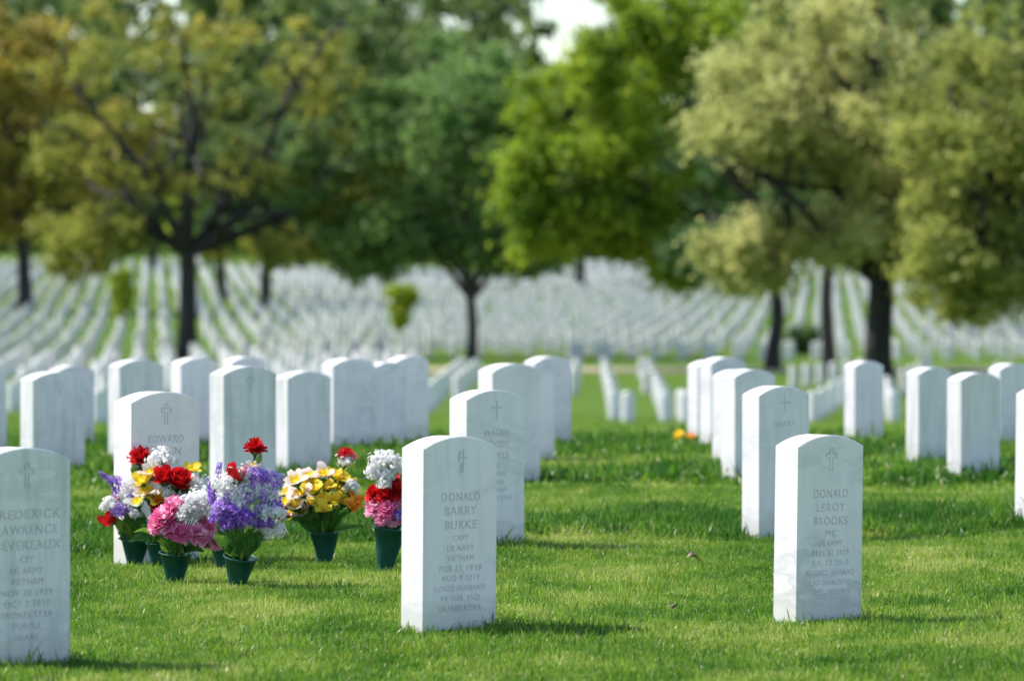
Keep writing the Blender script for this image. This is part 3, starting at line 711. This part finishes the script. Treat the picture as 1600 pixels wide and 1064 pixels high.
for i, (px, d, lab, mt, fk, w_, h_, sd_) in enumerate([
    (345, 262, "green hillside tree right behind the large olive tree, its short trunk visible", L_BRIGHT, 2.6, 3.6, 3.0, 21),
    (418, 250, "small dark trunked tree between the olive tree and the rounded shrubs", L_DARK, 3.4, 4.2, 3.4, 22),
    (560, 330, "dull green hillside tree between olive tree and round green tree", L_DARK, 3.5, 6.5, 4.5, 23),
    (905, 300, "dark green tree low behind the bright green crown", L_DARK, 3.2, 4.0, 3.0, 24),
    (1075, 290, "dark trunked tree under the bright green crown", L_DARK, 2.8, 5, 3.6, 25),
    (110, 318, "fresh green hillside tree seen between the bronze tree and the large olive tree", L_BRIGHT, 1.9, 5.5, 3.4, 26),
    (470, 345, "dull green tree crowning the slope right of the small dark trunked tree", L_DARK, 1.6, 5.5, 3.8, 27),
    (240, 335, "dark green hillside tree left of the large olive tree's trunk", L_DARK, 1.6, 5.0, 3.2, 28),
    (1150, 330, "dark green tree on the slope left of the khaki tree's low branch", L_DARK, 1.7, 5.5, 3.4, 29),
    (1460, 300, "dark tree on the slope right of the thickest trunk", L_DARK, 2.0, 5.5, 3.4, 30),
    (1580, 320, "dark tree at the top of the slope by the right edge", L_DARK, 1.6, 5.5, 3.4, 34),
    (850, 350, "low tree on the skyline right of the round green tree", L_DARK, 2.2, 4.0, 2.6, 35)]):
    tree("hillside_tree", lab, px, d, fk, .33, [(-w_ * .5, fk + h_ * .8, 0), (w_ * .5, fk + h_ * .8, 0), (0, fk + h_ * 1.3, 0), (-w_ * .25, fk + h_ * .6, 1)],
         [(0, fk + h_ * .95, 0, w_, h_, w_ * .8, 76)], mt, M_BARK, .24, 130, sd_, group=HG, clump=(.7, 1.5))
tree("young_conifer", "narrow yellow green young tree among the rows on the left slope", 190, 215, .6, .08,
     [(.1, 1.8, 0), (-.2, 1.7, 0), (0, 2.2, 0)], [(0, 1.6, 0, .5, 1.2, .5, 34), (0, 2.5, 0, .6, .4, .5, 12)], L_LIME, M_BARK, .09, 100, 31, clump=(.25, .42), group="young trees planted among the rows")
tree("young_conifer", "narrow lime green young tree left of the round green tree", 627, 195, .5, .07,
     [(.1, 1.6, 0), (-.2, 1.6, 0), (0, 2.2, 0)], [(0, 1.4, 0, .42, .9, .4, 34), (0, 2.1, 0, .75, .45, .6, 22)], L_LIME, M_BARK, .09, 100, 32, clump=(.22, .4), group="young trees planted among the rows")
tree("shrub", "rounded dark shrub among far graves between two trunks at right", 1255, 175, .25, .06,
     [(.4, .7, 0), (-.4, .7, 0)], [(0, .6, 0, .75, .5, .7, 34)], L_DARK, M_BARK, .09, 90, 33, cat='shrub', clump=(.2, .36))
# far wood closing the view
cs, rs = [], []; rg = np.random.default_rng(5)
mbw = MB()
for i in range(150):
    d = rg.uniform(405, 540); px = rg.uniform(-160, 1760); x = (px - 800) / F * d; z = gz(x, d)
    top = 24 + rg.normal(0, 1.6)
    dip = math.exp(-((px - 885) / 60) ** 2); top -= dip * 6.0
    top += 7.5 * (px < 520) + 6 * (px > 1080)
    if px > 500 and px < 820: top += 2.5
    hh = top * d / 440
    mbw.tube([(x, d, z - .5), (x + rg.normal(0, .4), d, z + hh * .7)], [.45, .15], 6, 1)
    for j in range(38):
        u = rg.random(); zc = z + .6 + (hh - 2) * u; rad = (4.4 * math.sqrt(max(0, 1 - (2 * u - .9) ** 2 * .75)))
        a = rg.uniform(0, 6.28); q = rad * math.sqrt(rg.random()); cs.append((x + q * math.cos(a), d + q * math.sin(a), zc)); rs.append(rg.uniform(1.0, 2.2))
V_, F_ = leaf_cloud(cs, rs, 46, .55, 77)
mw = MB(); 
o = bpy.data.objects.new('far_wood', mesh_np('far_wood', V_, F_, [L_FAR], smooth=False)); link(o)
tag(o, "dense dull green wood closing the view behind the hillside graves", 'wood', kind='stuff')
ot = mbw.build('trunks', [M_BARK, M_BARK], o); tag(ot, kind='stuff')

# ------------------------------------------------------------ flowers
def W3(px, py, d): return Vector(((px - 800) / F * d, d, CAMZ - (py - HOR) / F * d))
def frame(axis, roll=0):
    q = Vector(axis).normalized().to_track_quat('Z', 'Y').to_matrix()
    return q @ Matrix.Rotation(roll, 3, 'Z')
def petal(mb, M, o, az, L, Wd, p0, p1, m=0, ruf=0, r0=.003, nseg=4, rg=random, point=.55, cupw=.25):
    """one petal: starts at radius r0 and leaves the axis at angle p0 (deg), ending at p1"""
    V = []; x, z = r0, 0.0; ca, sa = math.cos(az), math.sin(az)
    for i in range(nseg + 1):
        t = i / nseg; ph = R(p0 + (p1 - p0) * t)
        wv = Wd * (math.sin(math.pi * (.12 + .76 * t ** point))) ** .8 * .5
        nx, nz = -math.cos(ph), math.sin(ph)
        for j in (-1, 0, 1):
            rr = rg.uniform(-ruf, ruf) * L * (t ** 1.5)
            off = -cupw * wv * (1 - abs(j)) if j == 0 else 0
            lx = x + rr + off * abs(nx) * -1 * .6; ly = j * wv; lz = z + rg.uniform(-ruf, ruf) * L * t + off * nz * .6
            V.append(o + M @ Vector((lx * ca - ly * sa, lx * sa + ly * ca, lz)))
        x += math.sin(ph) * L / nseg; z += math.cos(ph) * L / nseg
    Fs = [(i * 3 + j, i * 3 + j + 1, i * 3 + j + 4, i * 3 + j + 3) for i in range(nseg) for j in (0, 1)]
    mb.add(V, Fs, m)
def layers(mb, M, o, lay, rg, sc=1.0, m=0):
    for (n, L, Wd, p0, p1, z0, ruf, mm) in lay:
        a0 = rg.uniform(0, 6.28)
        for k in range(n):
            petal(mb, M, o + M @ Vector((0, 0, z0 * sc)), a0 + k * 2 * math.pi / n + rg.uniform(-.12, .12), L * sc * rg.uniform(.9, 1.1), Wd * sc, p0 + rg.uniform(-6, 6), p1 + rg.uniform(-8, 8), mm, ruf, rg=rg)
def floret(mb, p, nrm, s, m, rg, n=4):
    M = frame(nrm, rg.uniform(0, 3)); V = []; Fs = []
    for k in range(n):
        a = k * 2 * math.pi / n; c, s_ = math.cos(a), math.sin(a); o = len(V)
        for (x, y, z) in ((0, 0, 0), (.55, .36, .2), (1, 0, .12), (.55, -.36, .2)):
            V.append(p + M @ Vector(((x * c - y * s_) * s, (x * s_ + y * c) * s, z * s)))
        Fs.append((o, o + 1, o + 2, o + 3))
    mb.add(V, Fs, m)
def calyx(mb, M, o, s, m=1):
    for k in range(5): petal(mb, M, o - M @ Vector((0, 0, .25 * s)), k * 1.257, .62 * s, .34 * s, 60, 22, m, 0, .0, 3)
    mb.tube([o - M @ Vector((0, 0, .55 * s)), o - M @ Vector((0, 0, .05 * s))], [.05 * s, .16 * s], 6, m)
def blossom(kind, size, rg, M, mat, mat2=None):
    """mesh builder around its own origin; size = diameter in metres"""
    mb = MB(); o = Vector((0, 0, 0)); s = size
    mats = [mat, M_LEAF, mat2 or P_YEL]
    if kind == 'rose':
        lay = [(3, .42, .34, 8, -18, 0, .02, 0), (4, .46, .42, 22, -8, 0, .03, 0), (5, .50, .48, 38, 4, 0, .03, 0), (5, .52, .52, 55, 26, -.02, .05, 0), (5, .50, .52, 74, 62, -.04, .06, 0)]
        layers(mb, M, o - M @ Vector((0, 0, .15 * s)), lay, rg, s); calyx(mb, M, o - M @ Vector((0, 0, .15 * s)), s)
    elif kind == 'tulip':
        lay = [(3, .85, .62, 44, -22, 0, .02, 0), (3, .85, .66, 54, -10, 0, .03, 0), (3, .6, .4, 20, -5, 0, .03, 0)]
        layers(mb, M, o - M @ Vector((0, 0, .35 * s)), lay, rg, s); calyx(mb, M, o - M @ Vector((0, 0, .35 * s)), s * .8)
    elif kind in ('carnation', 'peony'):
        n = 46 if kind == 'carnation' else 80
        for k in range(n):
            u = (k + .5) / n; th = (100 if kind == 'carnation' else 118) * u ** .55
            petal(mb, M, o - M @ Vector((0, 0, .18 * s)), k * 2.39996, s * .5 * rg.uniform(.85, 1.12) * (1.05 if th < 60 else 1), s * .30, th * .75, th * 1.02, 2 if (mat2 and rg.random() < .3) else 0, .10, rg=rg, nseg=4, r0=.002)
        calyx(mb, M, o - M @ Vector((0, 0, .2 * s)), s * .8)
    elif kind == 'lily':
        s *= 1.22            # pale outer petals round a yellow heart
        lay = [(3, .56, .40, 40, 92, 0, .05, 0), (3, .54, .44, 34, 84, .01, .05, 0), (6, .30, .20, 26, 58, .02, .06, 2), (3, .2, .1, 8, 20, .02, .03, 2)]
        layers(mb, M, o - M @ Vector((0, 0, .08 * s)), lay, rg, s); calyx(mb, M, o - M @ Vector((0, 0, .10 * s)), s * .6)
    elif kind == 'spike':    # florets along a stalk, size = length
        ax = M @ Vector((0, 0, 1)); n = int(70 + 500 * size)
        for k in range(n):
            t = rg.random(); rad = s * .23 * (1 - .75 * t) * rg.uniform(.7, 1.05); a = rg.uniform(0, 6.28)
            dr = M @ Vector((math.cos(a), math.sin(a), rg.uniform(-.1, .7))); p = ax * (t - .45) * s + (M @ Vector((math.cos(a) * rad, math.sin(a) * rad, 0)))
            floret(mb, p, dr, rg.uniform(.0055, .0085) * (1.1 - .4 * t), 2 if (mat2 and rg.random() < .25) else 0, rg)
        mb.tube([ax * -.5 * s, ax * .45 * s], [.0025, .0015], 5, 1)
    elif kind == 'cluster':  # round head of florets
        n = int(150 + 2600 * size)
        for k in range(n):
            v = Vector((rg.gauss(0, 1), rg.gauss(0, 1), rg.gauss(0, 1))).normalized()
            if v.z < -.5: v.z *= -.6
            lump = .84 + .16 * math.sin(v.x * 7 + size * 90) * math.sin(v.z * 6 + v.y * 5)
            p = v * s * .5 * lump * rg.uniform(.62, 1.16); floret(mb, p, v + Vector((rg.uniform(-.7, .7), rg.uniform(-.7, .7), rg.uniform(-.7, .7))), rg.uniform(.0045, .0082), 2 if (mat2 and rg.random() < .2) else 0, rg, 5)
    elif kind == 'sprays':   # little buds on hair-thin stalks
        for k in range(40):
            v = Vector((rg.gauss(0, 1), rg.gauss(0, 1), abs(rg.gauss(.4, .8)))).normalized() * s * .5 * rg.uniform(.6, 1.1)
            mb.tube([M @ Vector((0, 0, -.3 * s)), v], [.0009, .0007], 3, 1)
            for q in range(7):
                e = v + Vector((rg.gauss(0, .008), rg.gauss(0, .008), rg.gauss(0, .009)))
                floret(mb, e, e - v + Vector((0, -.3, .01)) * .01 + v * .2, rg.uniform(.006, .010), 0, rg, 5)
    mb2 = mb
    return mb2, mats
VN = {'rose': 'rose', 'tulip': 'tulip', 'carnation': 'carnation', 'peony': 'peony', 'lily': 'daylily', 'spike': 'lilac_spike', 'cluster': 'flower_cluster', 'sprays': 'flower_spray'}
def leaf_part(root, p0, p1, wd, droop, mat, rg, name='leaf'):
    """broad leaf from p0 to p1 in root space"""
    mb = MB(); p0, p1 = Vector(p0), Vector(p1); d = p1 - p0; side = d.cross(Vector((rg.uniform(-.4, .4), -1, rg.uniform(-.3, .5)))).normalized(); up = side.cross(d).normalized()
    V = []; n = 7
    for i in range(n + 1):
        t = i / n; w_ = wd * math.sin(math.pi * (.06 + .92 * t ** .8)) ** .9 * .5
        c = p0 + d * t + Vector((0, 0, droop * math.sin(math.pi * t)))
        for j in (-1, 0, 1): V.append(c + side * w_ * j + up * (abs(j) * w_ * .35))
    mb.add(V, [(i * 3 + j, i * 3 + j + 1, i * 3 + j + 4, i * 3 + j + 3) for i in range(n) for j in (0, 1)])
    return mb.build(name, mat, root)
def vase(rim, bot, d, wpx, tilt, label):
    """rim (px,py) centre, bot px; foot on the ground at distance d"""
    B = W3(bot, 900, d); B.z = gz(B.x, d) - .0; T_ = W3(rim[0], rim[1], d) + Vector((0, -tilt, 0))
    ax = (T_ - B); L = ax.length; rr = wpx / 2 * d / F
    M = frame(ax).to_4x4(); mb = MB(); rb = rr * .40
    pr = [(0, -.09), (.006, -.085), (rb * .8, -.03), (rb, 0), (rb + (rr - rb) * .5, L * .5), (rr * .97, L * .96), (rr * 1.03, L * .965), (rr * 1.04, L), (rr * .985, L + .001), (rr * .95, L - .004), (rb * .9 + (rr - rb) * .45, L * .5), (rb * .8, .02), (0, .015)]
    mb.lathe(pr, 32, 0, M); o = mb.build('flower_vase', M_VASE, loc=B)
    tag(o, label, 'vase', 'green cone vases stuck in the grass')
    return T_, B, ax.normalized(), rr
def bouquet(v, label, items, leaves, seed):
    T_, B, ax, rr = v; rg = random.Random(seed); base = T_ - ax * .03
    root = empty('flower_bouquet', base, 0, label=label, cat='bouquet', group='artificial flower bouquets standing in the green vases')
    # foam plug that holds the stems
    mb = MB(); mb.lathe([(0, .012), (rr * .55, .008), (rr * .80, -.004), (rr * .72, -.02), (0, -.02)], 18, 0, frame(ax).to_4x4()); mb.build('foam', M_FOAM, root)
    d0 = base.y
    for it in items:
        kind, px, py, sz, mat = it[:5]; dy = it[5] if len(it) > 5 else 0; mat2 = it[6] if len(it) > 6 else None; axd = it[7] if len(it) > 7 else None
        d = d0 + dy; pos = W3(px, py, d) - base
        out = pos - Vector((0, .02, -.02)); dirv = out.normalized() + Vector((0, -.55, .25))
        if kind in ('spike',): dirv = Vector((out.x * 4, -.1, 1)) if axd is None else Vector(axd)
        elif kind in ('tulip',): dirv = Vector((out.x * 2, -.25, 1))
        if axd is not None: dirv = Vector(axd)
        M = frame(dirv, rg.uniform(0, 6.28)); size = sz * d / F
        mbb, mats = blossom(kind, size, rg, M, mat, mat2)
        mbb.build(VN[kind], mats, root, loc=pos, smooth=True)
        e = pos - M @ Vector((0, 0, size * .35)); s0 = Vector((rg.uniform(-1, 1) * rr * .45, rg.uniform(-1, 1) * rr * .45, 0))
        midp = (s0 + e) * .5 + Vector((-(e.x) * .12, 0, .015))
        mb = MB(); mb.tube([s0, midp, e], [.0024, .0022, .002], 6); mb.build('stem', M_LEAF, root)
    for lf in leaves:
        (x0, y0, x1, y1, wpx, dr, mt) = lf[:7]; dy = lf[7] if len(lf) > 7 else 0
        p0 = W3(x0, y0, d0 + dy * .3) - base; p1 = W3(x1, y1, d0 + dy) - base
        leaf_part(root, p0, p1, wpx * d0 / F, dr, mt, rg)
    # filler leaves low in the bunch
    for k in range(7):
        a = rg.uniform(0, 6.28); q = Vector((math.cos(a) * rr * .3, math.sin(a) * rr * .3, 0)); e = Vector((math.cos(a) * rg.uniform(.04, .09), math.sin(a) * rg.uniform(.03, .06), rg.uniform(.06, .12)))
        leaf_part(root, q, e, rg.uniform(.009, .018), .01, M_LEAF if rg.random() < .75 else M_LEAFL, rg)
    return root
v1 = vase((212, 843), 209, 17.5, 46, .012, "dark green cone vase at the foot of the pinkish stone's left side")
bouquet(v1, "bunch with a tall red carnation, lilac sprigs, white and yellow blooms, leftmost of all", [
 ('carnation', 220, 713, 42, P_RED, 0), ('spike', 166, 746, 26, P_LIL, .0, P_PUR, (-.8, -.1, .7)), ('spike', 180, 764, 44, P_PUR, .0, P_LIL, (-.1, -.1, -1)), ('cluster', 207, 762, 42, P_WHITE, .01),
 ('cluster', 196, 782, 30, P_WHITE, -.01), ('spike', 206, 776, 34, P_PUR, -.03, P_LIL, (.5, -.2, .8)), ('cluster', 186, 800, 34, P_LIL, -.03, P_PUR), ('sprays', 172, 793, 24, P_WHITE, -.02),
 ('tulip', 170, 808, 32, P_RED, -.02, None, (-.7, -.5, .45)), ('cluster', 212, 802, 24, P_WHITE, -.03), ('carnation', 183, 779, 12, P_RED, -.01)],
 [(205, 840, 176, 806, 20, .004, M_LEAFL, -.03), (208, 842, 196, 800, 22, .0, M_LEAF, -.03), (214, 842, 224, 800, 24, .0, M_LEAF, -.03), (204, 843, 183, 832, 16, .01, M_LEAFL, -.04), (220, 842, 240, 812, 22, .0, M_LEAF, -.02),
  (205, 846, 184, 842, 14, .012, M_LEAF, -.05), (214, 730, 210, 745, 18, .004, M_LEAFL, -.0), (222, 742, 218, 722, 10, .0, M_LEAF, -.01)], 1)
v2 = vase((246, 848), 245, 17.3, 36, .006, "slim green cone vase half hidden between two wider green vases")
bouquet(v2, "bunch of two big red roses over yellow blooms, in the middle of the flower cluster", [
 ('lily', 236, 741, 38, P_CREAM, .0, P_YEL), ('lily', 229, 770, 44, P_CREAM, -.03, P_YEL), ('lily', 214, 786, 34, P_WHITE, -.03, P_YEL), ('lily', 222, 752, 34, P_YEL, -.02, P_YEL), ('lily', 246, 782, 34, P_YEL, -.03, P_ORG),
 ('rose', 257, 743, 44, P_RED, -.04), ('rose', 281, 749, 48, P_RED, -.06, None, (.25, -.5, .7)), ('lily', 299, 734, 28, P_YEL, .03, P_YEL), ('carnation', 248, 793, 30, P_RED, -.05), ('cluster', 262, 770, 24, P_WHITE, -.05),
 ('sprays', 305, 765, 44, P_WHITE, .0), ('sprays', 252, 722, 40, P_WHITE, .04), ('cluster', 296, 782, 34, P_WHITE, -.02), ('sprays', 318, 775, 34, P_WHITE, .01), ('lily', 268, 778, 28, P_WHITE, -.05, P_ORG), ('sprays', 285, 790, 30, P_LIL, -.03)],
 [(240, 846, 222, 818, 22, .0, M_LEAF, -.03), (250, 846, 262, 814, 22, .0, M_LEAF, -.03), (244, 838, 208, 832, 8, .02, M_LEAFL, -.08), (238, 842, 200, 846, 14, .012, M_LEAF, -.05), (281, 772, 300, 764, 14, .0, M_LEAF, -.07), (276, 772, 262, 762, 14, .0, M_LEAF, -.07)], 2)
v3 = vase((275, 863), 272, 16.2, 52, .014, "green cone vase holding the pink blooms")
bouquet(v3, "bunch of bright pink and pale pink ruffled blooms with some white, front left", [
 ('sprays', 312, 788, 46, P_WHITE, .02), ('sprays', 290, 796, 40, P_WHITE, .0), ('sprays', 330, 806, 40, P_WHITE, .01), ('peony', 257, 808, 52, P_PINK, -.02, P_LPINK), ('peony', 274, 790, 42, P_PINK, .0, P_LPINK), ('peony', 246, 818, 34, P_PINK, -.03, P_LPINK), ('peony', 284, 832, 36, P_PINK, -.04, P_LPINK),
 ('peony', 311, 834, 38, P_LPINK, -.04, P_PINK), ('peony', 324, 818, 32, P_PINK, .0, P_LPINK), ('cluster', 300, 802, 38, P_WHITE, -.0), ('cluster', 320, 800, 42, P_WHITE, .02, P_CREAM), ('peony', 338, 846, 26, P_LPINK, -.01, P_PINK), ('cluster', 285, 806, 26, P_WHITE, -.03), ('peony', 262, 828, 24, P_PINK, -.03), ('carnation', 304, 784, 20, P_LPINK, .02), ('peony', 322, 845, 24, P_PINK, .01, P_LPINK)],
 [(268, 862, 262, 832, 16, .0, M_LEAF, -.04), (274, 862, 280, 838, 16, .0, M_LEAF, -.04), (282, 862, 300, 848, 18, .01, M_LEAF, -.04), (285, 862, 318, 862, 20, .02, M_LEAF, -.04), (262, 862, 250, 840, 14, .0, M_LEAFL, -.04), (278, 864, 290, 872, 14, .03, M_LEAF, -.06)], 3)
v4 = vase((376, 869), 369, 16.0, 53, .022, "nearest green cone vase, tilted so its round open mouth shows")
bouquet(v4, "tall bunch of purple lilac and white blooms with a red tulip near its top", [
 ('cluster', 346, 796, 34, P_LIL, -.06, P_PUR), ('cluster', 366, 802, 36, P_PUR, -.07, P_LIL), ('spike', 424, 772, 44, P_LIL, -.02, P_PUR), ('cluster', 360, 818, 34, P_PUR, -.06, P_LIL), ('spike', 339, 753, 56, P_PUR, .03, P_PUR, (.15, -.05, 1)), ('spike', 330, 768, 40, P_PUR, .03, None, (-.2, -.05, 1)), ('tulip', 369, 740, 36, P_RED, -.03, None, (0, -.25, 1)), ('carnation', 399, 698, 36, P_RED, .02),
 ('cluster', 400, 748, 46, P_LIL, .01, P_PUR), ('cluster', 424, 752, 40, P_LIL, .03, P_WHITE), ('spike', 392, 765, 46, P_PUR, -.02, P_LIL), ('cluster', 360, 775, 46, P_WHITE, -.03), ('cluster', 380, 772, 40, P_WHITE, -.03), ('sprays', 352, 760, 44, P_WHITE, -.02),
 ('spike', 352, 800, 60, P_PUR, -.05, P_LIL, (.1, -.3, .9)), ('cluster', 342, 808, 32, P_PUR, -.04, P_LIL), ('cluster', 380, 812, 44, P_PUR, -.06, P_LIL), ('spike', 384, 800, 54, P_LIL, -.05, P_PUR, (.1, -.3, 1)), ('spike', 404, 795, 58, P_PUR, -.04, P_LIL, (.3, -.2, 1)),
 ('cluster', 420, 772, 34, P_WHITE, -.01), ('cluster', 412, 800, 34, P_WHITE, -.03, P_LIL), ('cluster', 426, 792, 32, P_PUR, .0, P_LIL), ('sprays', 425, 806, 40, P_WHITE, -.02), ('cluster', 412, 818, 30, P_PUR, -.03, P_LIL), ('cluster', 422, 832, 34, P_WHITE, .0),
 ('sprays', 425, 832, 34, P_WHITE, .0), ('tulip', 438, 801, 26, P_DRED, .04, None, (.8, -.3, .3)), ('cluster', 372, 790, 34, P_WHITE, -.05), ('lily', 396, 728, 22, P_WHITE, .02, P_YEL), ('sprays', 378, 752, 34, P_WHITE, -.0)],
 [(370, 866, 352, 830, 28, .0, M_LEAF, -.05), (378, 866, 392, 826, 30, .0, M_LEAF, -.05), (364, 864, 332, 838, 22, .01, M_LEAFL, -.03), (384, 864, 412, 832, 26, .01, M_LEAF, -.03), (374, 868, 372, 826, 24, .0, M_LEAF, -.06), (366, 868, 345, 852, 16, .01, M_LEAFL, -.04), (380, 868, 398, 850, 14, .01, M_LEAF, -.04), (402, 725, 408, 708, 9, .0, M_LEAFL, .02), (372, 868, 358, 868, 12, .015, M_LEAFL, -.06)], 4)
v5 = vase((507, 832), 508, 17.5, 46, .0, "dark green cone vase holding only yellow and blush blooms")
IT = []
rg5 = random.Random(55)
for (x, y, s_, mt) in [(462, 752, 34, 0), (484, 745, 36, 0), (505, 742, 36, 0), (525, 742, 32, 1), (540, 752, 30, 1), (450, 770, 34, 0), (470, 772, 36, 0), (490, 765, 34, 1), (510, 762, 30, 1), (530, 765, 30, 1), (548, 768, 28, 0), (556, 782, 26, 2), (446, 786, 32, 0), (463, 790, 36, 0),
                       (482, 788, 36, 0), (500, 785, 28, 1), (518, 782, 30, 1), (537, 785, 28, 1), (472, 802, 32, 0), (505, 795, 26, 1), (550, 792, 26, 2), (455, 806, 24, 1), (535, 750, 26, 1), (486, 752, 28, 1)]:
    IT.append(('lily', x, y, s_, (P_CREAM, P_YEL, P_ORG)[mt], rg5.uniform(-.06, .05) - (.02 if y > 775 else 0), P_YEL if mt < 2 else P_ORG))
IT.append(('rose', 541, 711, 34, P_RED, .02, None, (.25, -.3, .9))); IT.append(('sprays', 541, 722, 16, P_WHITE, .01)); IT.append(('cluster', 548, 760, 22, P_WHITE, -.02))
LV = [(500 + (x - 505) * .25, 832, x, y, w_, 0, M_LEAF, dy) for (x, y, w_, dy) in [(470, 800, 12, -.03), (480, 795, 12, -.05), (490, 790, 13, -.06), (500, 788, 12, -.05), (512, 788, 13, -.06), (522, 790, 13, -.05), (532, 792, 12, -.04), (543, 796, 12, -.03), (460, 806, 11, -.02), (516, 800, 12, -.06), (496, 800, 11, -.06)]]
LV += [(488, 828, 438, 816, 9, .035, M_LEAF, -.03), (520, 828, 569, 822, 7, .006, M_LEAF, -.02), (520, 826, 556, 824, 9, .01, M_LEAFL, -.03), (541, 722, 536, 735, 5, 0, M_LEAF, .01), (486, 820, 462, 806, 7, .0, M_LEAFL, -.0)]
b5 = bouquet(v5, "dome shaped bunch of yellow and blush blooms with one red rose standing above", IT, LV, 5)
mb = MB(); pr = [(0, -.038), (.011, -.030), (.0165, -.012), (.017, .006), (.013, .024), (.006, .034), (0, .038)]
mb.lathe(pr, 14, 0, frame((.8, -.1, .55)).to_4x4())
o = mb.build('seed_pod', M_BROWN)
for v in o.data.vertices: v.co *= 1 + .12 * math.sin(v.co.x * 300 + v.co.z * 170)
o.location = W3(509, 824, 17.53); tag(o, "brown dry pod lying in the mouth of the yellow bouquet's vase", 'seed pod')
v6 = vase((610, 824), 600, 17.0, 52, .008, "green cone vase half hidden by the flame emblem stone")
bouquet(v6, "bunch of red and pink ruffled blooms under white sprays, half behind the flame emblem stone", [
 ('cluster', 598, 727, 26, P_WHITE, 0), ('cluster', 610, 722, 26, P_WHITE, .01), ('cluster', 592, 742, 28, P_WHITE, -.01), ('cluster', 604, 745, 28, P_WHITE, -.02), ('sprays', 603, 725, 44, P_WHITE, .0), ('cluster', 600, 757, 24, P_WHITE, -.03), ('sprays', 590, 738, 30, P_WHITE, .01), ('cluster', 618, 734, 24, P_WHITE, .0),
 ('peony', 586, 770, 34, P_RED, -.0), ('peony', 602, 772, 32, P_RED, -.03), ('peony', 620, 765, 36, P_RED, -.01), ('carnation', 613, 750, 30, P_RED, .02),
 ('peony', 586, 792, 36, P_LPINK, -.02, P_PINK), ('peony', 606, 795, 36, P_PINK, -.05, P_LPINK), ('peony', 624, 788, 34, P_LPINK, -.02, P_PINK), ('peony', 598, 806, 30, P_LPINK, -.05, P_PINK), ('cluster', 623, 806, 22, P_PUR, -.05, P_LIL), ('peony', 614, 808, 30, P_LPINK, -.04, P_PINK), ('peony', 632, 800, 30, P_LPINK, 0, P_PINK)],
 [(604, 822, 580, 812, 18, .01, M_LEAF, -.03), (610, 822, 596, 808, 16, .0, M_LEAF, -.05), (618, 822, 630, 808, 18, .0, M_LEAF, -.04), (606, 824, 592, 820, 14, .01, M_LEAF, -.05)], 6)
v7 = vase((342, 852), 344, 17.1, 26, .0, "narrow dark green cone vase in shade behind the tilted nearest vase")
bouquet(v7, "small white and lilac bunch squeezed in behind the purple lilac bunch", [
 ('cluster', 335, 785, 36, P_WHITE, 0), ('cluster', 345, 792, 34, P_WHITE, 0, P_LIL), ('cluster', 330, 800, 32, P_WHITE, 0, P_CREAM), ('sprays', 325, 785, 40, P_WHITE, 0)], [(342, 848, 336, 820, 14, 0, M_LEAF, -.02), (344, 848, 352, 824, 14, 0, M_LEAF, -.02)], 7)
# small yellow flowers left far down the right-hand column
d = F * CAMZ / (697 - HOR); p = W3(1068, 690, d); p.z = gz(p.x, p.y)
root = empty('flower_bunch', p, 0, label="small bunch of orange yellow flowers on the grass beside the farthest right-hand stone", cat='flowers')
rg = random.Random(8)
for k in range(5):
    mbb, mats = blossom('carnation', .085, rg, frame((rg.uniform(-.3, .3), -.3, 1)), P_ORG if k % 2 else P_YEL, P_YEL)
    q = Vector((rg.uniform(-.05, .05), rg.uniform(-.04, .04), rg.uniform(.075, .11))); mbb.build('carnation', mats, root, loc=q)
    mb = MB(); mb.tube([q * .1, q], [.002, .002], 5); mb.build('stem', M_LEAF, root)
# dry leaf on the lawn
def dry_leaf(px, py, s, label, rz):
    d = F * CAMZ / (py - HOR); p = W3(px, py, d); p.z = gz(p.x, d) + .045
    mb = MB(); V = []; n = 6
    for i in range(n + 1):
        t = i / n; w_ = s * .42 * math.sin(math.pi * (.05 + .93 * t)) 
        for j in (-1, 0, 1): V.append(((t - .5) * s, j * w_ * .8, .25 * s * math.sin(t * 5) * .5 + abs(j) * w_ * .7))
    mb.add(V, [(i * 3 + j, i * 3 + j + 1, i * 3 + j + 4, i * 3 + j + 3) for i in range(n) for j in (0, 1)])
    o = mb.build('dry_leaf', M_BROWN); o.location = p; o.rotation_euler = (.35, .1, rz); tag(o, label, 'leaf')
dry_leaf(1085, 888, .06, "curled brown dry leaf on the grass between the two front stones", .3)
dry_leaf(1050, 968, .05, "pale tan dry leaf standing in the grass left of the veined front stone", 1.3)
